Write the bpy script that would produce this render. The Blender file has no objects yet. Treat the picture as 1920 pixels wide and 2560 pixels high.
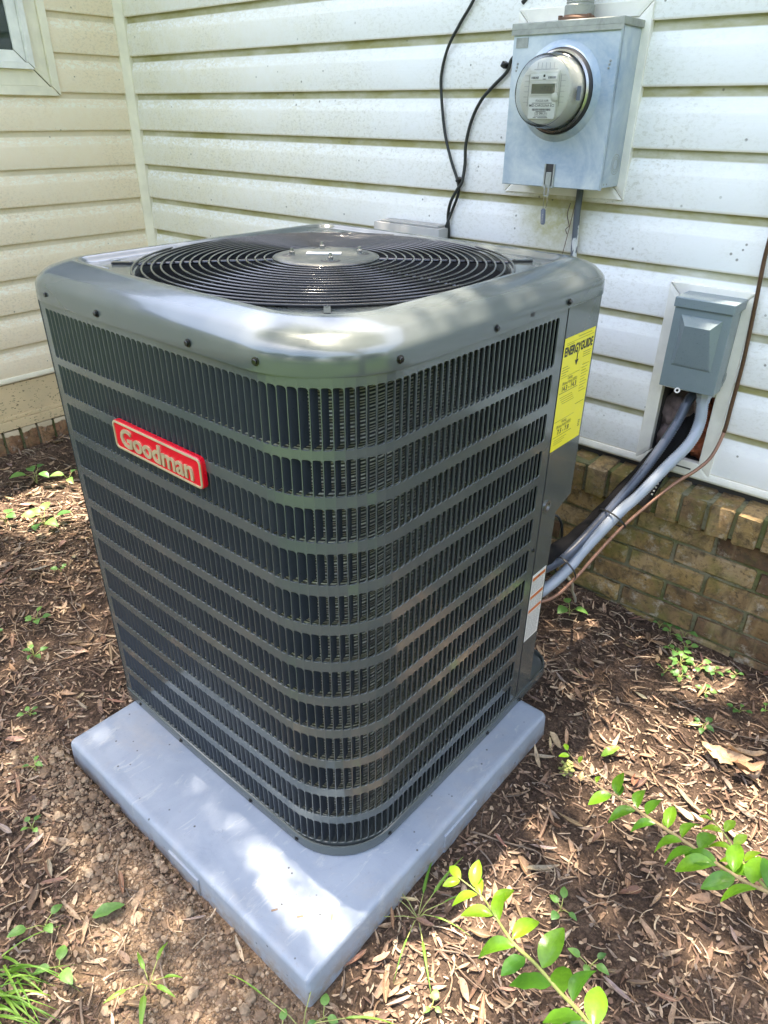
import bpy, bmesh, math, random
import numpy as np
from mathutils import Vector, Matrix, noise as mnoise

random.seed(7)
RNG = np.random.default_rng(11)
D = bpy.data
SC = bpy.context.scene
COL = SC.collection
PI = math.pi

# ------------------------------------------------------------------ camera
def camera_axes(yaw, pit, rol):
    f = Vector((math.sin(yaw) * math.cos(pit), math.cos(yaw) * math.cos(pit), -math.sin(pit)))
    r = Vector((math.cos(yaw), -math.sin(yaw), 0))
    u = r.cross(f)
    c, s = math.cos(rol), math.sin(rol)
    return c * r + s * u, -s * r + c * u, f

CAM_R, CAM_U, CAM_F = camera_axes(-0.7063, 0.5180, 0.0096)
cd = D.cameras.new("camera")
cam = D.objects.new("camera", cd)
COL.objects.link(cam)
m = Matrix.Identity(4)
for i in range(3):
    m[i][0], m[i][1], m[i][2] = CAM_R[i], CAM_U[i], -CAM_F[i]
m.translation = Vector((2.9464, -1.8495, 1.3262))
cam.matrix_world = m
cd.sensor_fit = 'HORIZONTAL'
cd.sensor_width = 36.0
cd.lens = 1751.28 / 1920 * 36
cd.clip_start = 0.02
cd.clip_end = 400
SC.camera = cam

# ------------------------------------------------------------------ sky, sun, exposure
SUN = Vector((-0.16, 0.03, 1.0)).normalized()          # direction towards the sun
w = D.worlds.new("World")
SC.world = w
w.use_nodes = True
nt = w.node_tree
nt.nodes.clear()
o_ = nt.nodes.new("ShaderNodeOutputWorld")
b_ = nt.nodes.new("ShaderNodeBackground")
s_ = nt.nodes.new("ShaderNodeTexSky")
s_.sky_type = 'NISHITA'
s_.sun_disc = False
s_.sun_elevation = math.asin(SUN.z)
s_.sun_rotation = math.atan2(SUN.x, SUN.y)
s_.air_density = 1.0
s_.dust_density = 3.0
s_.ozone_density = 1.0
b_.inputs["Strength"].default_value = 0.15
nt.links.new(s_.outputs[0], b_.inputs[0])
nt.links.new(b_.outputs[0], o_.inputs[0])

sd = D.lights.new("sun", 'SUN')
sd.energy = 2.8
sd.angle = math.radians(0.55)
sd.color = (1.0, 0.95, 0.86)
sun = D.objects.new("sun", sd)
COL.objects.link(sun)
sun.rotation_euler = SUN.to_track_quat('Z', 'Y').to_euler()
sun.location = (1, -1, 12)

SC.view_settings.view_transform = 'Standard'
SC.view_settings.look = 'None'
SC.view_settings.gamma = 1.0
SC.view_settings.use_curve_mapping = False
SC.view_settings.exposure = 3.0
SC.view_settings.use_white_balance = True
SC.view_settings.white_balance_temperature = 7350
SC.view_settings.white_balance_tint = 13

# ------------------------------------------------------------------ mesh helpers
class MB:
    """collects polygons; build() links them as one mesh object"""
    def __init__(s):
        s.v = []; s.f = []; s.mi = []; s.tint = None
        s.cur = 0
    def add(s, verts, faces):
        b = len(s.v)
        s.v += [tuple(p) for p in verts]
        for f in faces:
            s.f.append(tuple(b + i for i in f)); s.mi.append(s.cur)
    def box(s, x0, x1, y0, y1, z0, z1):
        s.add([(x0, y0, z0), (x1, y0, z0), (x1, y1, z0), (x0, y1, z0), (x0, y0, z1), (x1, y0, z1), (x1, y1, z1), (x0, y1, z1)],
              [(0, 3, 2, 1), (4, 5, 6, 7), (0, 1, 5, 4), (1, 2, 6, 5), (2, 3, 7, 6), (3, 0, 4, 7)])
    def bevel_box(s, x0, x1, y0, y1, z0, z1, b):
        bm = bmesh.new()
        bmesh.ops.create_cube(bm, size=1)
        for v in bm.verts:
            v.co = Vector(((x0 + x1) / 2 + v.co.x * (x1 - x0), (y0 + y1) / 2 + v.co.y * (y1 - y0), (z0 + z1) / 2 + v.co.z * (z1 - z0)))
        bmesh.ops.bevel(bm, geom=list(bm.edges), offset=b, segments=2, affect='EDGES', profile=0.5)
        s.from_bm(bm); bm.free()
    def from_bm(s, bm, mat=None):
        bm.verts.index_update()
        vs = [(mat @ v.co if mat else v.co) for v in bm.verts]
        s.add(vs, [[v.index for v in f.verts] for f in bm.faces])
    def tube(s, pts, r, n=10, cap=True, radii=None):
        pts = [Vector(p) for p in pts]
        m = len(pts)
        base = len(s.v)
        t0 = (pts[1] - pts[0]).normalized()
        up = Vector((0, 0, 1)) if abs(t0.z) < 0.9 else Vector((1, 0, 0))
        a = t0.cross(up).normalized()
        vs = []
        for i in range(m):
            t = (pts[min(i + 1, m - 1)] - pts[max(i - 1, 0)]).normalized()
            a = (a - t * a.dot(t)).normalized()
            b = t.cross(a)
            rr = radii[i] if radii is not None else r
            for k in range(n):
                q = 2 * PI * k / n
                vs.append(pts[i] + (a * math.cos(q) + b * math.sin(q)) * rr)
        fs = []
        for i in range(m - 1):
            for k in range(n):
                fs.append((i * n + k, i * n + (k + 1) % n, (i + 1) * n + (k + 1) % n, (i + 1) * n + k))
        if cap:
            fs.append(tuple(range(n - 1, -1, -1)))
            fs.append(tuple((m - 1) * n + k for k in range(n)))
        s.add(vs, fs)
    def lathe(s, prof, n=32, mat=None, close=False):
        """prof: list of (radius, height) about local z"""
        vs, fs = [], []
        for r, h in prof:
            for k in range(n):
                q = 2 * PI * k / n
                p = Vector((r * math.cos(q), r * math.sin(q), h))
                vs.append(mat @ p if mat else p)
        for i in range(len(prof) - 1):
            for k in range(n):
                fs.append((i * n + k, i * n + (k + 1) % n, (i + 1) * n + (k + 1) % n, (i + 1) * n + k))
        if close:
            fs.append(tuple(range(n - 1, -1, -1)))
            fs.append(tuple((len(prof) - 1) * n + k for k in range(n)))
        s.add(vs, fs)
    def rings(s, loops, closed=True):
        n = len(loops[0]); vs = []; fs = []
        for L in loops: vs += L
        for i in range(len(loops) - 1):
            for k in range(n if closed else n - 1):
                fs.append((i * n + k, i * n + (k + 1) % n, (i + 1) * n + (k + 1) % n, (i + 1) * n + k))
        s.add(vs, fs)
    def mesh(s, name, mats, origin=(0, 0, 0), smooth=False):
        me = D.meshes.new(name)
        ox, oy, oz = origin
        me.from_pydata([(x - ox, y - oy, z - oz) for x, y, z in s.v], [], s.f)
        mats = mats if isinstance(mats, (list, tuple)) else [mats]
        for mt in mats: me.materials.append(mt)
        if len(mats) > 1:
            me.polygons.foreach_set("material_index", s.mi)
        if smooth is not False:
            me.polygons.foreach_set("use_smooth", [True] * len(s.f))
            if smooth is not True:
                me.set_sharp_from_angle(angle=math.radians(smooth))
        me.update()
        return me
    def build(s, name, mats, parent=None, smooth=False, origin=None):
        wl = wloc(parent)
        org = Vector(origin) if origin is not None else wl
        me = s.mesh(name, mats, org, smooth)
        o = D.objects.new(name, me)
        COL.objects.link(o)
        if parent: o.parent = parent
        o.location = org - wl
        return o

def wloc(o):
    v = Vector((0, 0, 0))
    while o is not None:
        v += Vector(o.location); o = o.parent
    return v

def inst(me, name, parent, mat_world):
    o = D.objects.new(name, me)
    COL.objects.link(o)
    if parent: o.parent = parent
    o.matrix_local = Matrix.Translation(-wloc(parent)) @ mat_world
    return o

def thing(name, label, cat, loc=(0, 0, 0), group=None):
    o = D.objects.new(name, None)
    COL.objects.link(o)
    o.location = loc
    o.empty_display_size = 0.05
    return tag(o, label, cat, group)

def tag(o, label, cat, group=None):
    o["label"] = label; o["category"] = cat
    if group: o["group"] = group
    return o

def structure(o):
    o["kind"] = "structure"
    return o

def stuff(o, label=None, cat=None):
    o["kind"] = "stuff"
    if label: tag(o, label, cat)
    return o

def spline(pts, k=8):
    """Catmull-Rom through points"""
    P = [Vector(p) for p in pts]
    P = [P[0] * 2 - P[1]] + P + [P[-1] * 2 - P[-2]]
    out = []
    for i in range(1, len(P) - 2):
        for j in range(k):
            t = j / k
            a, b, c, d = P[i - 1], P[i], P[i + 1], P[i + 2]
            out.append(0.5 * ((2 * b) + (c - a) * t + (2 * a - 5 * b + 4 * c - d) * t * t + (3 * b - 3 * c + d - a) * t ** 3))
    out.append(P[-2])
    return out

_fontcache = {}
def text_mesh(body, size, mat, extrude=0.0, bold=0.0, width=1.0, align='CENTER', spacing=1.0):
    cu = D.curves.new("lettering", 'FONT')
    cu.body = body; cu.size = size; cu.extrude = extrude; cu.offset = bold
    cu.align_x = align; cu.align_y = 'CENTER'; cu.space_character = spacing
    cu.resolution_u = 3
    ob = D.objects.new("lettering_tmp", cu)
    COL.objects.link(ob)
    dg = bpy.context.evaluated_depsgraph_get()
    me = D.meshes.new_from_object(ob.evaluated_get(dg))
    D.objects.remove(ob); D.curves.remove(cu)
    me.name = "lettering"
    if width != 1.0:
        for v in me.vertices: v.co.x *= width
    me.materials.clear(); me.materials.append(mat)
    return me

def frame_mat(ex, ey, ez, org):
    m = Matrix.Identity(4)
    for i in range(3):
        m[i][0], m[i][1], m[i][2], m[i][3] = ex[i], ey[i], ez[i], org[i]
    return m

def at_wall(x, y, z):          # lettering on a face that looks towards -Y
    return frame_mat((1, 0, 0), (0, 0, 1), (0, -1, 0), (x, y, z))
def at_side(x, y, z):          # lettering on a face that looks towards +X
    return frame_mat((0, 1, 0), (0, 0, 1), (1, 0, 0), (x, y, z))

# ------------------------------------------------------------------ materials
class NT:
    def __init__(s, name):
        s.m = D.materials.new(name); s.m.use_nodes = True
        s.t = s.m.node_tree; s.t.nodes.clear()
        s.out = s.t.nodes.new("ShaderNodeOutputMaterial")
        s.p = s.t.nodes.new("ShaderNodeBsdfPrincipled")
        s.t.links.new(s.p.outputs[0], s.out.inputs[0])
    def n(s, typ, **kw):
        nd = s.t.nodes.new(typ)
        for k, v in kw.items(): setattr(nd, k, v)
        return nd
    def l(s, a, b): s.t.links.new(a, b)
    def coord(s, which='Object', scale=(1, 1, 1)):
        if which == 'World':
            src = s.n("ShaderNodeNewGeometry").outputs['Position']
        else:
            src = s.n("ShaderNodeTexCoord").outputs[which]
        mp = s.n("ShaderNodeMapping"); mp.inputs['Scale'].default_value = scale
        s.l(src, mp.inputs[0])
        return mp.outputs[0]
    def noise(s, co, scale, detail=4, rough=0.55, dist=0.0):
        nd = s.n("ShaderNodeTexNoise")
        nd.inputs['Scale'].default_value = scale; nd.inputs['Detail'].default_value = detail
        nd.inputs['Roughness'].default_value = rough; nd.inputs['Distortion'].default_value = dist
        s.l(co, nd.inputs['Vector'])
        return nd.outputs['Fac']
    def ramp(s, fac, stops):
        nd = s.n("ShaderNodeValToRGB")
        el = nd.color_ramp.elements
        while len(el) < len(stops): el.new(0.5)
        for e, (p, c) in zip(el, stops):
            e.position = p; e.color = (*c, 1) if len(c) == 3 else c
        s.l(fac, nd.inputs[0])
        return nd.outputs[0]
    def mr(s, fac, a, b, c=0.0, d=1.0, smooth=False):
        nd = s.n("ShaderNodeMapRange")
        if smooth: nd.interpolation_type = 'SMOOTHSTEP'
        for k, v in zip((1, 2, 3, 4), (a, b, c, d)): nd.inputs[k].default_value = v
        s.l(fac, nd.inputs[0])
        return nd.outputs[0]
    def math(s, op, a, b=None):
        nd = s.n("ShaderNodeMath", operation=op)
        for k, v in ((0, a), (1, b)):
            if v is None: continue
            if isinstance(v, (int, float)): nd.inputs[k].default_value = v
            else: s.l(v, nd.inputs[k])
        return nd.outputs[0]
    def mix(s, fac, a, b, mode='MIX'):
        nd = s.n("ShaderNodeMix", data_type='RGBA', blend_type=mode)
        for k, v in ((0, fac), (6, a), (7, b)):
            if isinstance(v, (int, float)): nd.inputs[k].default_value = v
            elif isinstance(v, tuple): nd.inputs[k].default_value = (*v, 1) if len(v) == 3 else v
            else: s.l(v, nd.inputs[k])
        return nd.outputs[2]
    def sep(s, co):
        nd = s.n("ShaderNodeSeparateXYZ"); s.l(co, nd.inputs[0]); return nd.outputs
    def bump(s, h, strength=0.3, dist=0.01):
        nd = s.n("ShaderNodeBump"); nd.inputs['Strength'].default_value = strength
        nd.inputs['Distance'].default_value = dist
        s.l(h, nd.inputs['Height']); s.l(nd.outputs[0], s.p.inputs['Normal'])
    def set(s, **kw):
        names = dict(color='Base Color', rough='Roughness', metal='Metallic', coat='Coat Weight', coat_rough='Coat Roughness',
                     spec='Specular IOR Level', trans='Transmission Weight', ior='IOR', alpha='Alpha', sub='Subsurface Weight')
        for k, v in kw.items():
            i = s.p.inputs[names[k]]
            if isinstance(v, (int, float)): i.default_value = v
            elif isinstance(v, tuple): i.default_value = (*v, 1)
            else: s.l(v, i)
        return s.m

def plain(name, col, rough=0.5, metal=0.0, var=0.12, scale=25, bump=0.0, coat=0.0):
    k = NT(name)
    co = k.coord('World')
    nz = k.noise(co, scale, 5)
    dark = tuple(c * (1 - var) for c in col); lite = tuple(min(1, c * (1 + var)) for c in col)
    k.set(color=k.ramp(nz, [(0.3, dark), (0.7, lite)]), metal=metal, coat=coat,
          rough=k.mr(nz, 0.3, 0.7, rough * 0.85, min(1, rough * 1.15)))
    if bump: k.bump(nz, bump, 0.003)
    return k.m

def siding_mat(name, clean, film, film_lo, film_hi, axis, algae, flake_c=(0.86, 0.86, 0.83)):
    """vinyl siding; object z runs 0 at the butt edge to 0.127 under the course above"""
    k = NT(name)
    ob = k.coord('Object'); wd = k.coord('World')
    z = k.sep(ob)[2]
    wx = k.sep(wd)
    along = wx[0] if axis == 'x' else wx[1]
    big = k.noise(wd, 2.2, 4)
    # dirt film thickening towards the corner; the left wall's also carries painted bounce
    reg = k.mr(along, film_lo, film_hi, 0.0, 1.0, True)
    film_f = k.math('ADD', k.math('MULTIPLY', reg, 0.75), k.math('MULTIPLY', k.mr(big, 0.35, 0.7), 0.35))
    mid = k.noise(wd, 38, 5, 0.65)
    film_f = k.math('MULTIPLY', film_f, k.mr(mid, 0.25, 0.62, 0.55, 1.0))
    col = k.mix(film_f, clean, film)
    # washed flakes on the slope just under each lap
    st = k.coord('World', (1.0, 1.0, 2.2) if axis == 'x' else (1.0, 1.0, 2.2))
    fl = k.noise(st, 55, 6, 0.7, 0.6)
    band = k.math('MULTIPLY', k.mr(z, 0.070, 0.084, 0, 1, True), k.mr(z, 0.102, 0.107, 1, 0, True))
    low = k.math('MULTIPLY', k.mr(z, 0.002, 0.02, 1, 0, True), 0.55)
    zone = k.math('MAXIMUM', band, low)
    flake = k.math('MULTIPLY', k.mr(fl, 0.50, 0.56), zone)
    scz = k.noise(k.coord('World', (1.0, 1.0, 1.6)), 85, 6, 0.75, 0.4)
    gm = k.math('MULTIPLY', k.mr(scz, 0.50, 0.62), k.mr(big, 0.38, 0.62, 0.0, 1.0))
    col = k.mix(k.math('MULTIPLY', gm, 0.48), col, tuple(c * 0.62 for c in film))
    col = k.mix(k.math('MULTIPLY', flake, 0.85), col, flake_c)
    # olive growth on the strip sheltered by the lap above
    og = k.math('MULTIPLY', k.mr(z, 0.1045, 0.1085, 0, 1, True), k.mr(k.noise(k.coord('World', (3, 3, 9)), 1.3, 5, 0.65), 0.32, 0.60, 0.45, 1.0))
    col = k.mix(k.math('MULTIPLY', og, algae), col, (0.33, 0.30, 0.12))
    edge = k.math('MULTIPLY', k.mr(z, 0.0, 0.006, 1, 0), 0.55 * algae)
    col = k.mix(edge, col, (0.50, 0.38, 0.18))
    # stain under the meter box
    if axis == 'x':
        vd = k.n("ShaderNodeVectorMath", operation='DISTANCE'); k.l(wd, vd.inputs[0]); vd.inputs[1].default_value = (1.97, 0, 1.10)
        stn = k.math('MULTIPLY', k.mr(vd.outputs['Value'], 0.16, 0.03, 0, 1, True), k.mr(mid, 0.3, 0.6, 0.4, 1))
        col = k.mix(k.math('MULTIPLY', stn, 0.8), col, (0.40, 0.36, 0.12))
    # fly specks
    vo = k.n("ShaderNodeTexVoronoi"); vo.inputs['Scale'].default_value = 26; k.l(wd, vo.inputs['Vector'])
    sp = k.math('MULTIPLY', k.mr(vo.outputs['Distance'], 0.06, 0.10, 1, 0), k.mr(k.noise(wd, 6, 2), 0.50, 0.56))
    vo2 = k.n("ShaderNodeTexVoronoi"); vo2.inputs['Scale'].default_value = 9; k.l(wd, vo2.inputs['Vector'])
    sp2 = k.mr(vo2.outputs['Distance'], 0.018, 0.03, 1, 0)
    col = k.mix(k.math('MULTIPLY', k.math('MAXIMUM', sp, sp2), 0.7), col, (0.08, 0.07, 0.045))
    k.set(color=col, rough=0.55, spec=0.35)
    gr = k.coord('World', (5, 5, 240))
    k.bump(k.math('ADD', k.noise(gr, 1.0, 3), k.math('MULTIPLY', fl, 0.4)), 0.16, 0.0016)
    return k.m

M = {}
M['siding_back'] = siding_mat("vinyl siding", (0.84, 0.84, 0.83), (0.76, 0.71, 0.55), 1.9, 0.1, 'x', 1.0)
M['siding_left'] = siding_mat("dusty vinyl siding tinted by bounce", (0.90, 0.80, 0.62), (0.88, 0.72, 0.50), -3.0, -0.6, 'y', 0.36, (0.90, 0.84, 0.68))  # ground bounce painted into clean and film colours as a warm tint
M['trim'] = plain("white vinyl trim", (0.80, 0.77, 0.68), 0.5, var=0.10, scale=18)
M['trim_cream'] = plain("cream painted trim", (0.80, 0.73, 0.55), 0.55, var=0.10, scale=14)
M['sheath'] = plain("dark sheathing", (0.05, 0.045, 0.04), 0.9)

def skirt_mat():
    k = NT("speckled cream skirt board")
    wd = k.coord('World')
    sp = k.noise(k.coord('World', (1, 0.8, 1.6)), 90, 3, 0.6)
    col = k.mix(k.mr(sp, 0.60, 0.66), (0.74, 0.56, 0.32), (0.18, 0.12, 0.06))  # base colour pushed to orange to hold warm bounce near the ground
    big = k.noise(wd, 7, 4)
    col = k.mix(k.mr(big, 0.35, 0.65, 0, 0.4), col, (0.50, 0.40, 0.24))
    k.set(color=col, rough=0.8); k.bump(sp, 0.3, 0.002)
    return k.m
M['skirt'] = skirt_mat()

def brick_mat(name, stops, moss, paint_z=None):
    k = NT(name)
    wd = k.coord('World')
    oi = k.n("ShaderNodeObjectInfo").outputs['Random']
    f = k.math('ADD', k.math('MULTIPLY', oi, 0.55), k.math('MULTIPLY', k.noise(wd, 16, 5, 0.6), 0.5))
    col = k.ramp(f, stops)
    sm = k.noise(wd, 75, 5, 0.7)
    col = k.mix(k.mr(sm, 0.52, 0.68, 0, 0.85), col, (0.06, 0.045, 0.03))
    blot = k.noise(wd, 21, 6, 0.7, 0.8)
    col = k.mix(k.mr(blot, 0.46, 0.64, 0, 0.75), col, (0.075, 0.055, 0.035))
    st = k.noise(k.coord('World', (18, 18, 4)), 1.0, 4, 0.6)
    col = k.mix(k.mr(st, 0.55, 0.75, 0, 0.5), col, (0.44, 0.34, 0.18))
    ms = k.noise(wd, 9, 5, 0.65)
    col = k.mix(k.mr(ms, 0.50, 0.68, 0, moss), col, (0.15, 0.15, 0.035))
    ef = k.noise(wd, 24, 6, 0.75)
    col = k.mix(k.mr(ef, 0.55, 0.68, 0, 0.6), col, (0.46, 0.42, 0.34))
    if paint_z is not None:
        z = k.sep(wd)[2]
        edge = k.math('ADD', z, k.mr(k.noise(wd, 12, 4), 0.3, 0.7, -0.012, 0.012))
        col = k.mix(k.mr(edge, paint_z, paint_z + 0.004), col, (0.62, 0.50, 0.33))
    k.set(color=col, rough=0.88, spec=0.2)
    h = k.math('ADD', k.noise(wd, 160, 4, 0.7), k.math('MULTIPLY', sm, 1.5))
    k.bump(h, 0.5, 0.003)
    return k.m
M['brick'] = brick_mat("mossy brown brick", [(0.22, (0.13, 0.075, 0.045)), (0.45, (0.23, 0.145, 0.070)), (0.62, (0.34, 0.22, 0.085)), (0.85, (0.36, 0.255, 0.145))], 0.7)
M['brick_red'] = brick_mat("orange brown brick", [(0.25, (0.24, 0.12, 0.065)), (0.5, (0.33, 0.17, 0.09)), (0.8, (0.40, 0.23, 0.12))], 0.1, 0.138)

def mortar_mat():
    k = NT("mossy mortar")
    wd = k.coord('World')
    a = k.noise(wd, 60, 5, 0.7); b = k.noise(wd, 6, 4)
    col = k.mix(k.mr(b, 0.4, 0.6), (0.24, 0.22, 0.15), (0.14, 0.15, 0.06))
    col = k.mix(k.mr(a, 0.5, 0.7, 0, 0.8), col, (0.05, 0.045, 0.025))
    k.set(color=col, rough=0.95, spec=0.1); k.bump(a, 0.8, 0.006)
    return k.m
M['mortar'] = mortar_mat()

def steel_mat(name, a, b, rough, metal, scale=7, coat=0.0, streak=False):
    k = NT(name)
    wd = k.coord('World', (1, 1, 0.5) if streak else (1, 1, 1))
    nz = k.noise(wd, scale, 6, 0.65, 0.8)
    fine = k.noise(wd, scale * 14, 4, 0.6)
    f = k.math('ADD', k.math('MULTIPLY', nz, 0.8), k.math('MULTIPLY', fine, 0.2))
    k.set(color=k.ramp(f, [(0.32, a), (0.68, b)]), rough=k.mr(fine, 0.3, 0.7, rough * 0.8, rough * 1.25), metal=metal, coat=coat, coat_rough=0.15)
    return k.m
M['galv'] = steel_mat("weathered galvanised steel", (0.235, 0.325, 0.43), (0.60, 0.645, 0.63), 0.5, 0.3, 7)
M['galv_dull'] = steel_mat("dirty galvanised steel", (0.24, 0.25, 0.22), (0.42, 0.43, 0.38), 0.6, 0.3, 30)
M['paint_grey'] = steel_mat("grey enamel paint", (0.185, 0.235, 0.25), (0.205, 0.255, 0.27), 0.32, 0.1, 20, 0.2)

def unit_paint():
    k = NT("glossy charcoal metallic paint")
    wd = k.coord('World')
    peel = k.noise(wd, 420, 2, 0.5)
    wave = k.noise(wd, 5, 3, 0.5)
    smear = k.noise(k.coord('World', (1, 1, 2)), 22, 6, 0.7, 1.0)
    col = k.ramp(wave, [(0.3, (0.110, 0.127, 0.124)), (0.7, (0.130, 0.146, 0.140))])
    col = k.mix(k.mr(smear, 0.66, 0.80, 0, 0.10), col, (0.32, 0.32, 0.29))
    k.set(color=col, metal=0.4, rough=k.mr(smear, 0.35, 0.7, 0.17, 0.24), coat=0.32, coat_rough=0.06)
    k.bump(k.math('ADD', k.math('MULTIPLY', peel, 0.006), k.math('MULTIPLY', wave, 1.0)), 0.04, 0.003)
    return k.m
M['unit'] = unit_paint()
M['vane'] = steel_mat("charcoal louvre paint darkened for shade", (0.036, 0.044, 0.056), (0.048, 0.056, 0.068), 0.34, 0.2, 12, 0.2)  # panel sheet coloured darker, standing in for shade inside the slots
M['wire'] = steel_mat("black coated wire", (0.014, 0.014, 0.015), (0.022, 0.022, 0.022), 0.22, 0.0, 30, 0.5)
M['black_int'] = plain("matt black interior", (0.018, 0.018, 0.02), 0.5)
M['blade'] = plain("dark fan blade", (0.035, 0.032, 0.033), 0.35, 0.4)
M['hub'] = steel_mat("dusty grey hub cover", (0.06, 0.065, 0.06), (0.115, 0.12, 0.10), 0.4, 0.3, 40)
M['chrome'] = plain("black zinc screw", (0.06, 0.06, 0.06), 0.22, 0.9)
M['zinc'] = plain("zinc bolt", (0.35, 0.35, 0.34), 0.25, 0.9)

def coil_mat():
    k = NT("coil fins")
    wd = k.coord('World')
    z = k.sep(wd)[2]
    wv = k.math('SINE', k.math('MULTIPLY', z, 1250.0))
    hz = k.math('MULTIPLY', k.mr(wv, -0.2, 0.9), 1.0)
    nz = k.noise(wd, 30, 4)
    col = k.mix(hz, (0.035, 0.035, 0.03), (0.62, 0.62, 0.52))
    col = k.mix(k.mr(nz, 0.4, 0.7, 0, 0.6), col, (0.05, 0.05, 0.045))
    k.set(color=col, metal=0.3, rough=0.4)
    return k.m
M['coil'] = coil_mat()
M['label_yellow'] = plain("yellow label", (0.85, 0.72, 0.03), 0.35, var=0.03)
M['label_white'] = plain("white label", (0.72, 0.70, 0.65), 0.4, var=0.04)
M['ink'] = plain("black ink", (0.03, 0.03, 0.028), 0.5, var=0.05)
M['ink_grey'] = plain("grey small print", (0.30, 0.29, 0.27), 0.5, var=0.05)
M['ink_olive'] = plain("thin print on yellow", (0.30, 0.26, 0.03), 0.5, var=0.05)
M['orange'] = plain("orange print", (0.55, 0.15, 0.04), 0.5, var=0.05)
M['badge_red'] = plain("red enamel", (0.72, 0.004, 0.018), 0.25, var=0.06, coat=0.4)
M['badge_gold'] = plain("pale gold plating", (0.55, 0.46, 0.28), 0.35, 0.35, var=0.1)
M['tag_white'] = plain("silver sticker", (0.85, 0.85, 0.83), 0.3, var=0.02)

def pad_mat():
    k = NT("blue grey plastic pad")
    wd = k.coord('World')
    a = k.noise(wd, 9, 6, 0.65, 0.8); b = k.noise(wd, 240, 3, 0.6)
    col = k.ramp(a, [(0.3, (0.24, 0.287, 0.35)), (0.7, (0.315, 0.358, 0.415))])
    # scuffs and dusty smears
    sc = k.noise(k.coord('World', (30, 9, 9)), 1.0, 6, 0.75, 1.5)
    col = k.mix(k.mr(sc, 0.57, 0.68, 0, 0.45), col, (0.50, 0.51, 0.50))
    du = k.noise(wd, 5, 5, 0.7, 0.5)
    col = k.mix(k.mr(du, 0.50, 0.68, 0, 0.30), col, (0.42, 0.37, 0.31))
    gr = k.noise(wd, 130, 4, 0.75)
    col = k.mix(k.mr(gr, 0.60, 0.74, 0, 0.5), col, (0.22, 0.22, 0.21))
    z = k.sep(wd)[2]
    dirt = k.math('MULTIPLY', k.mr(z, 0.022, -0.035, 0, 1, True), k.mr(k.noise(wd, 45, 6, 0.7), 0.38, 0.58))
    col = k.mix(k.math('MULTIPLY', dirt, 0.8), col, (0.25, 0.20, 0.15))
    vo = k.n("ShaderNodeTexVoronoi"); vo.inputs['Scale'].default_value = 30; k.l(wd, vo.inputs['Vector'])
    sp = k.math('MULTIPLY', k.mr(vo.outputs['Distance'], 0.05, 0.09, 1, 0), k.mr(k.noise(wd, 9, 2), 0.42, 0.47))
    col = k.mix(k.math('MULTIPLY', sp, 0.85), col, (0.04, 0.04, 0.035))
    k.set(color=col, rough=k.mr(a, 0.3, 0.7, 0.42, 0.6), spec=0.4)
    k.bump(k.math('ADD', a, k.math('MULTIPLY', b, 0.16)), 0.16, 0.006)
    return k.m
M['pad'] = pad_mat()

M['conduit_light'] = plain("light grey conduit jacket", (0.33, 0.37, 0.42), 0.32, var=0.06, coat=0.2)
M['conduit_dark'] = plain("slate blue conduit jacket", (0.055, 0.068, 0.095), 0.3, var=0.06, coat=0.2)
M['foam_black'] = plain("black pipe insulation", (0.011, 0.0105, 0.011), 0.85, var=0.25, scale=60, bump=0.2)
M['foam_black'].node_tree.nodes['Principled BSDF'].inputs['Specular IOR Level'].default_value = 0.12
M['copper'] = plain("tarnished copper", (0.30, 0.16, 0.105), 0.5, 0.45, var=0.2, scale=18)
M['brown_pipe'] = plain("brown oxidised copper", (0.115, 0.06, 0.035), 0.42, 0.4, var=0.25, scale=25)
M['tie'] = plain("black nylon", (0.016, 0.016, 0.016), 0.4)
M['cable'] = plain("black cable jacket", (0.02, 0.023, 0.021), 0.38, var=0.2)
M['pvc'] = NT("peeling grey paint on pipe")
def _pvc(k):
    wd = k.coord('World', (1, 1, 0.45))
    nz = k.noise(wd, 45, 5, 0.6)
    z = k.sep(k.coord('World'))[2]
    f = k.math('ADD', nz, k.mr(z, 0.9, 1.15, -0.12, 0.16))
    k.set(color=k.mix(k.mr(f, 0.5, 0.54), (0.60, 0.60, 0.56), (0.10, 0.115, 0.13)), rough=0.55)
    return k.m
M['pvc'] = _pvc(M['pvc'])
M['grey_box'] = plain("faded grey plastic", (0.40, 0.39, 0.37), 0.6, var=0.12, scale=10)
M['rust'] = plain("rusty steel", (0.17, 0.095, 0.06), 0.8, 0.2, var=0.35, scale=50)
M['pink'] = plain("dusty pink insulation", (0.20, 0.145, 0.135), 0.95, var=0.5, scale=40, bump=0.6)
M['brick_chip'] = plain("orange red clay", (0.38, 0.11, 0.05), 0.9, var=0.35, scale=60, bump=0.4)
M['meter_body'] = plain("pale grey meter plastic", (0.62, 0.62, 0.56), 0.45, var=0.03)
M['meter_print'] = plain("white meter faceplate", (0.78, 0.79, 0.76), 0.4, var=0.02)
M['lcd'] = plain("dim display", (0.10, 0.11, 0.075), 0.25, var=0.15)
M['lock'] = plain("slate grey plastic tag", (0.14, 0.155, 0.19), 0.45)
M['beige'] = plain("beige cord", (0.45, 0.41, 0.33), 0.6)

def glass_mat(name, tint, rough=0.02):
    k = NT(name)
    k.set(color=tint, rough=rough, trans=1.0, ior=1.3, spec=0.5)
    return k.m
M['dome'] = glass_mat("clear meter cover", (0.93, 0.93, 0.90), 0.04)
def pane_mat():
    k = NT("window pane")
    k.set(color=(0.02, 0.035, 0.028), rough=0.03, spec=0.8)
    return k.m
M['pane'] = pane_mat()
M['curtain'] = plain("dark room", (0.03, 0.035, 0.03), 0.9)
M['shingle'] = plain("grey roof shingle", (0.10, 0.095, 0.09), 0.9, var=0.3, scale=20)

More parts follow.
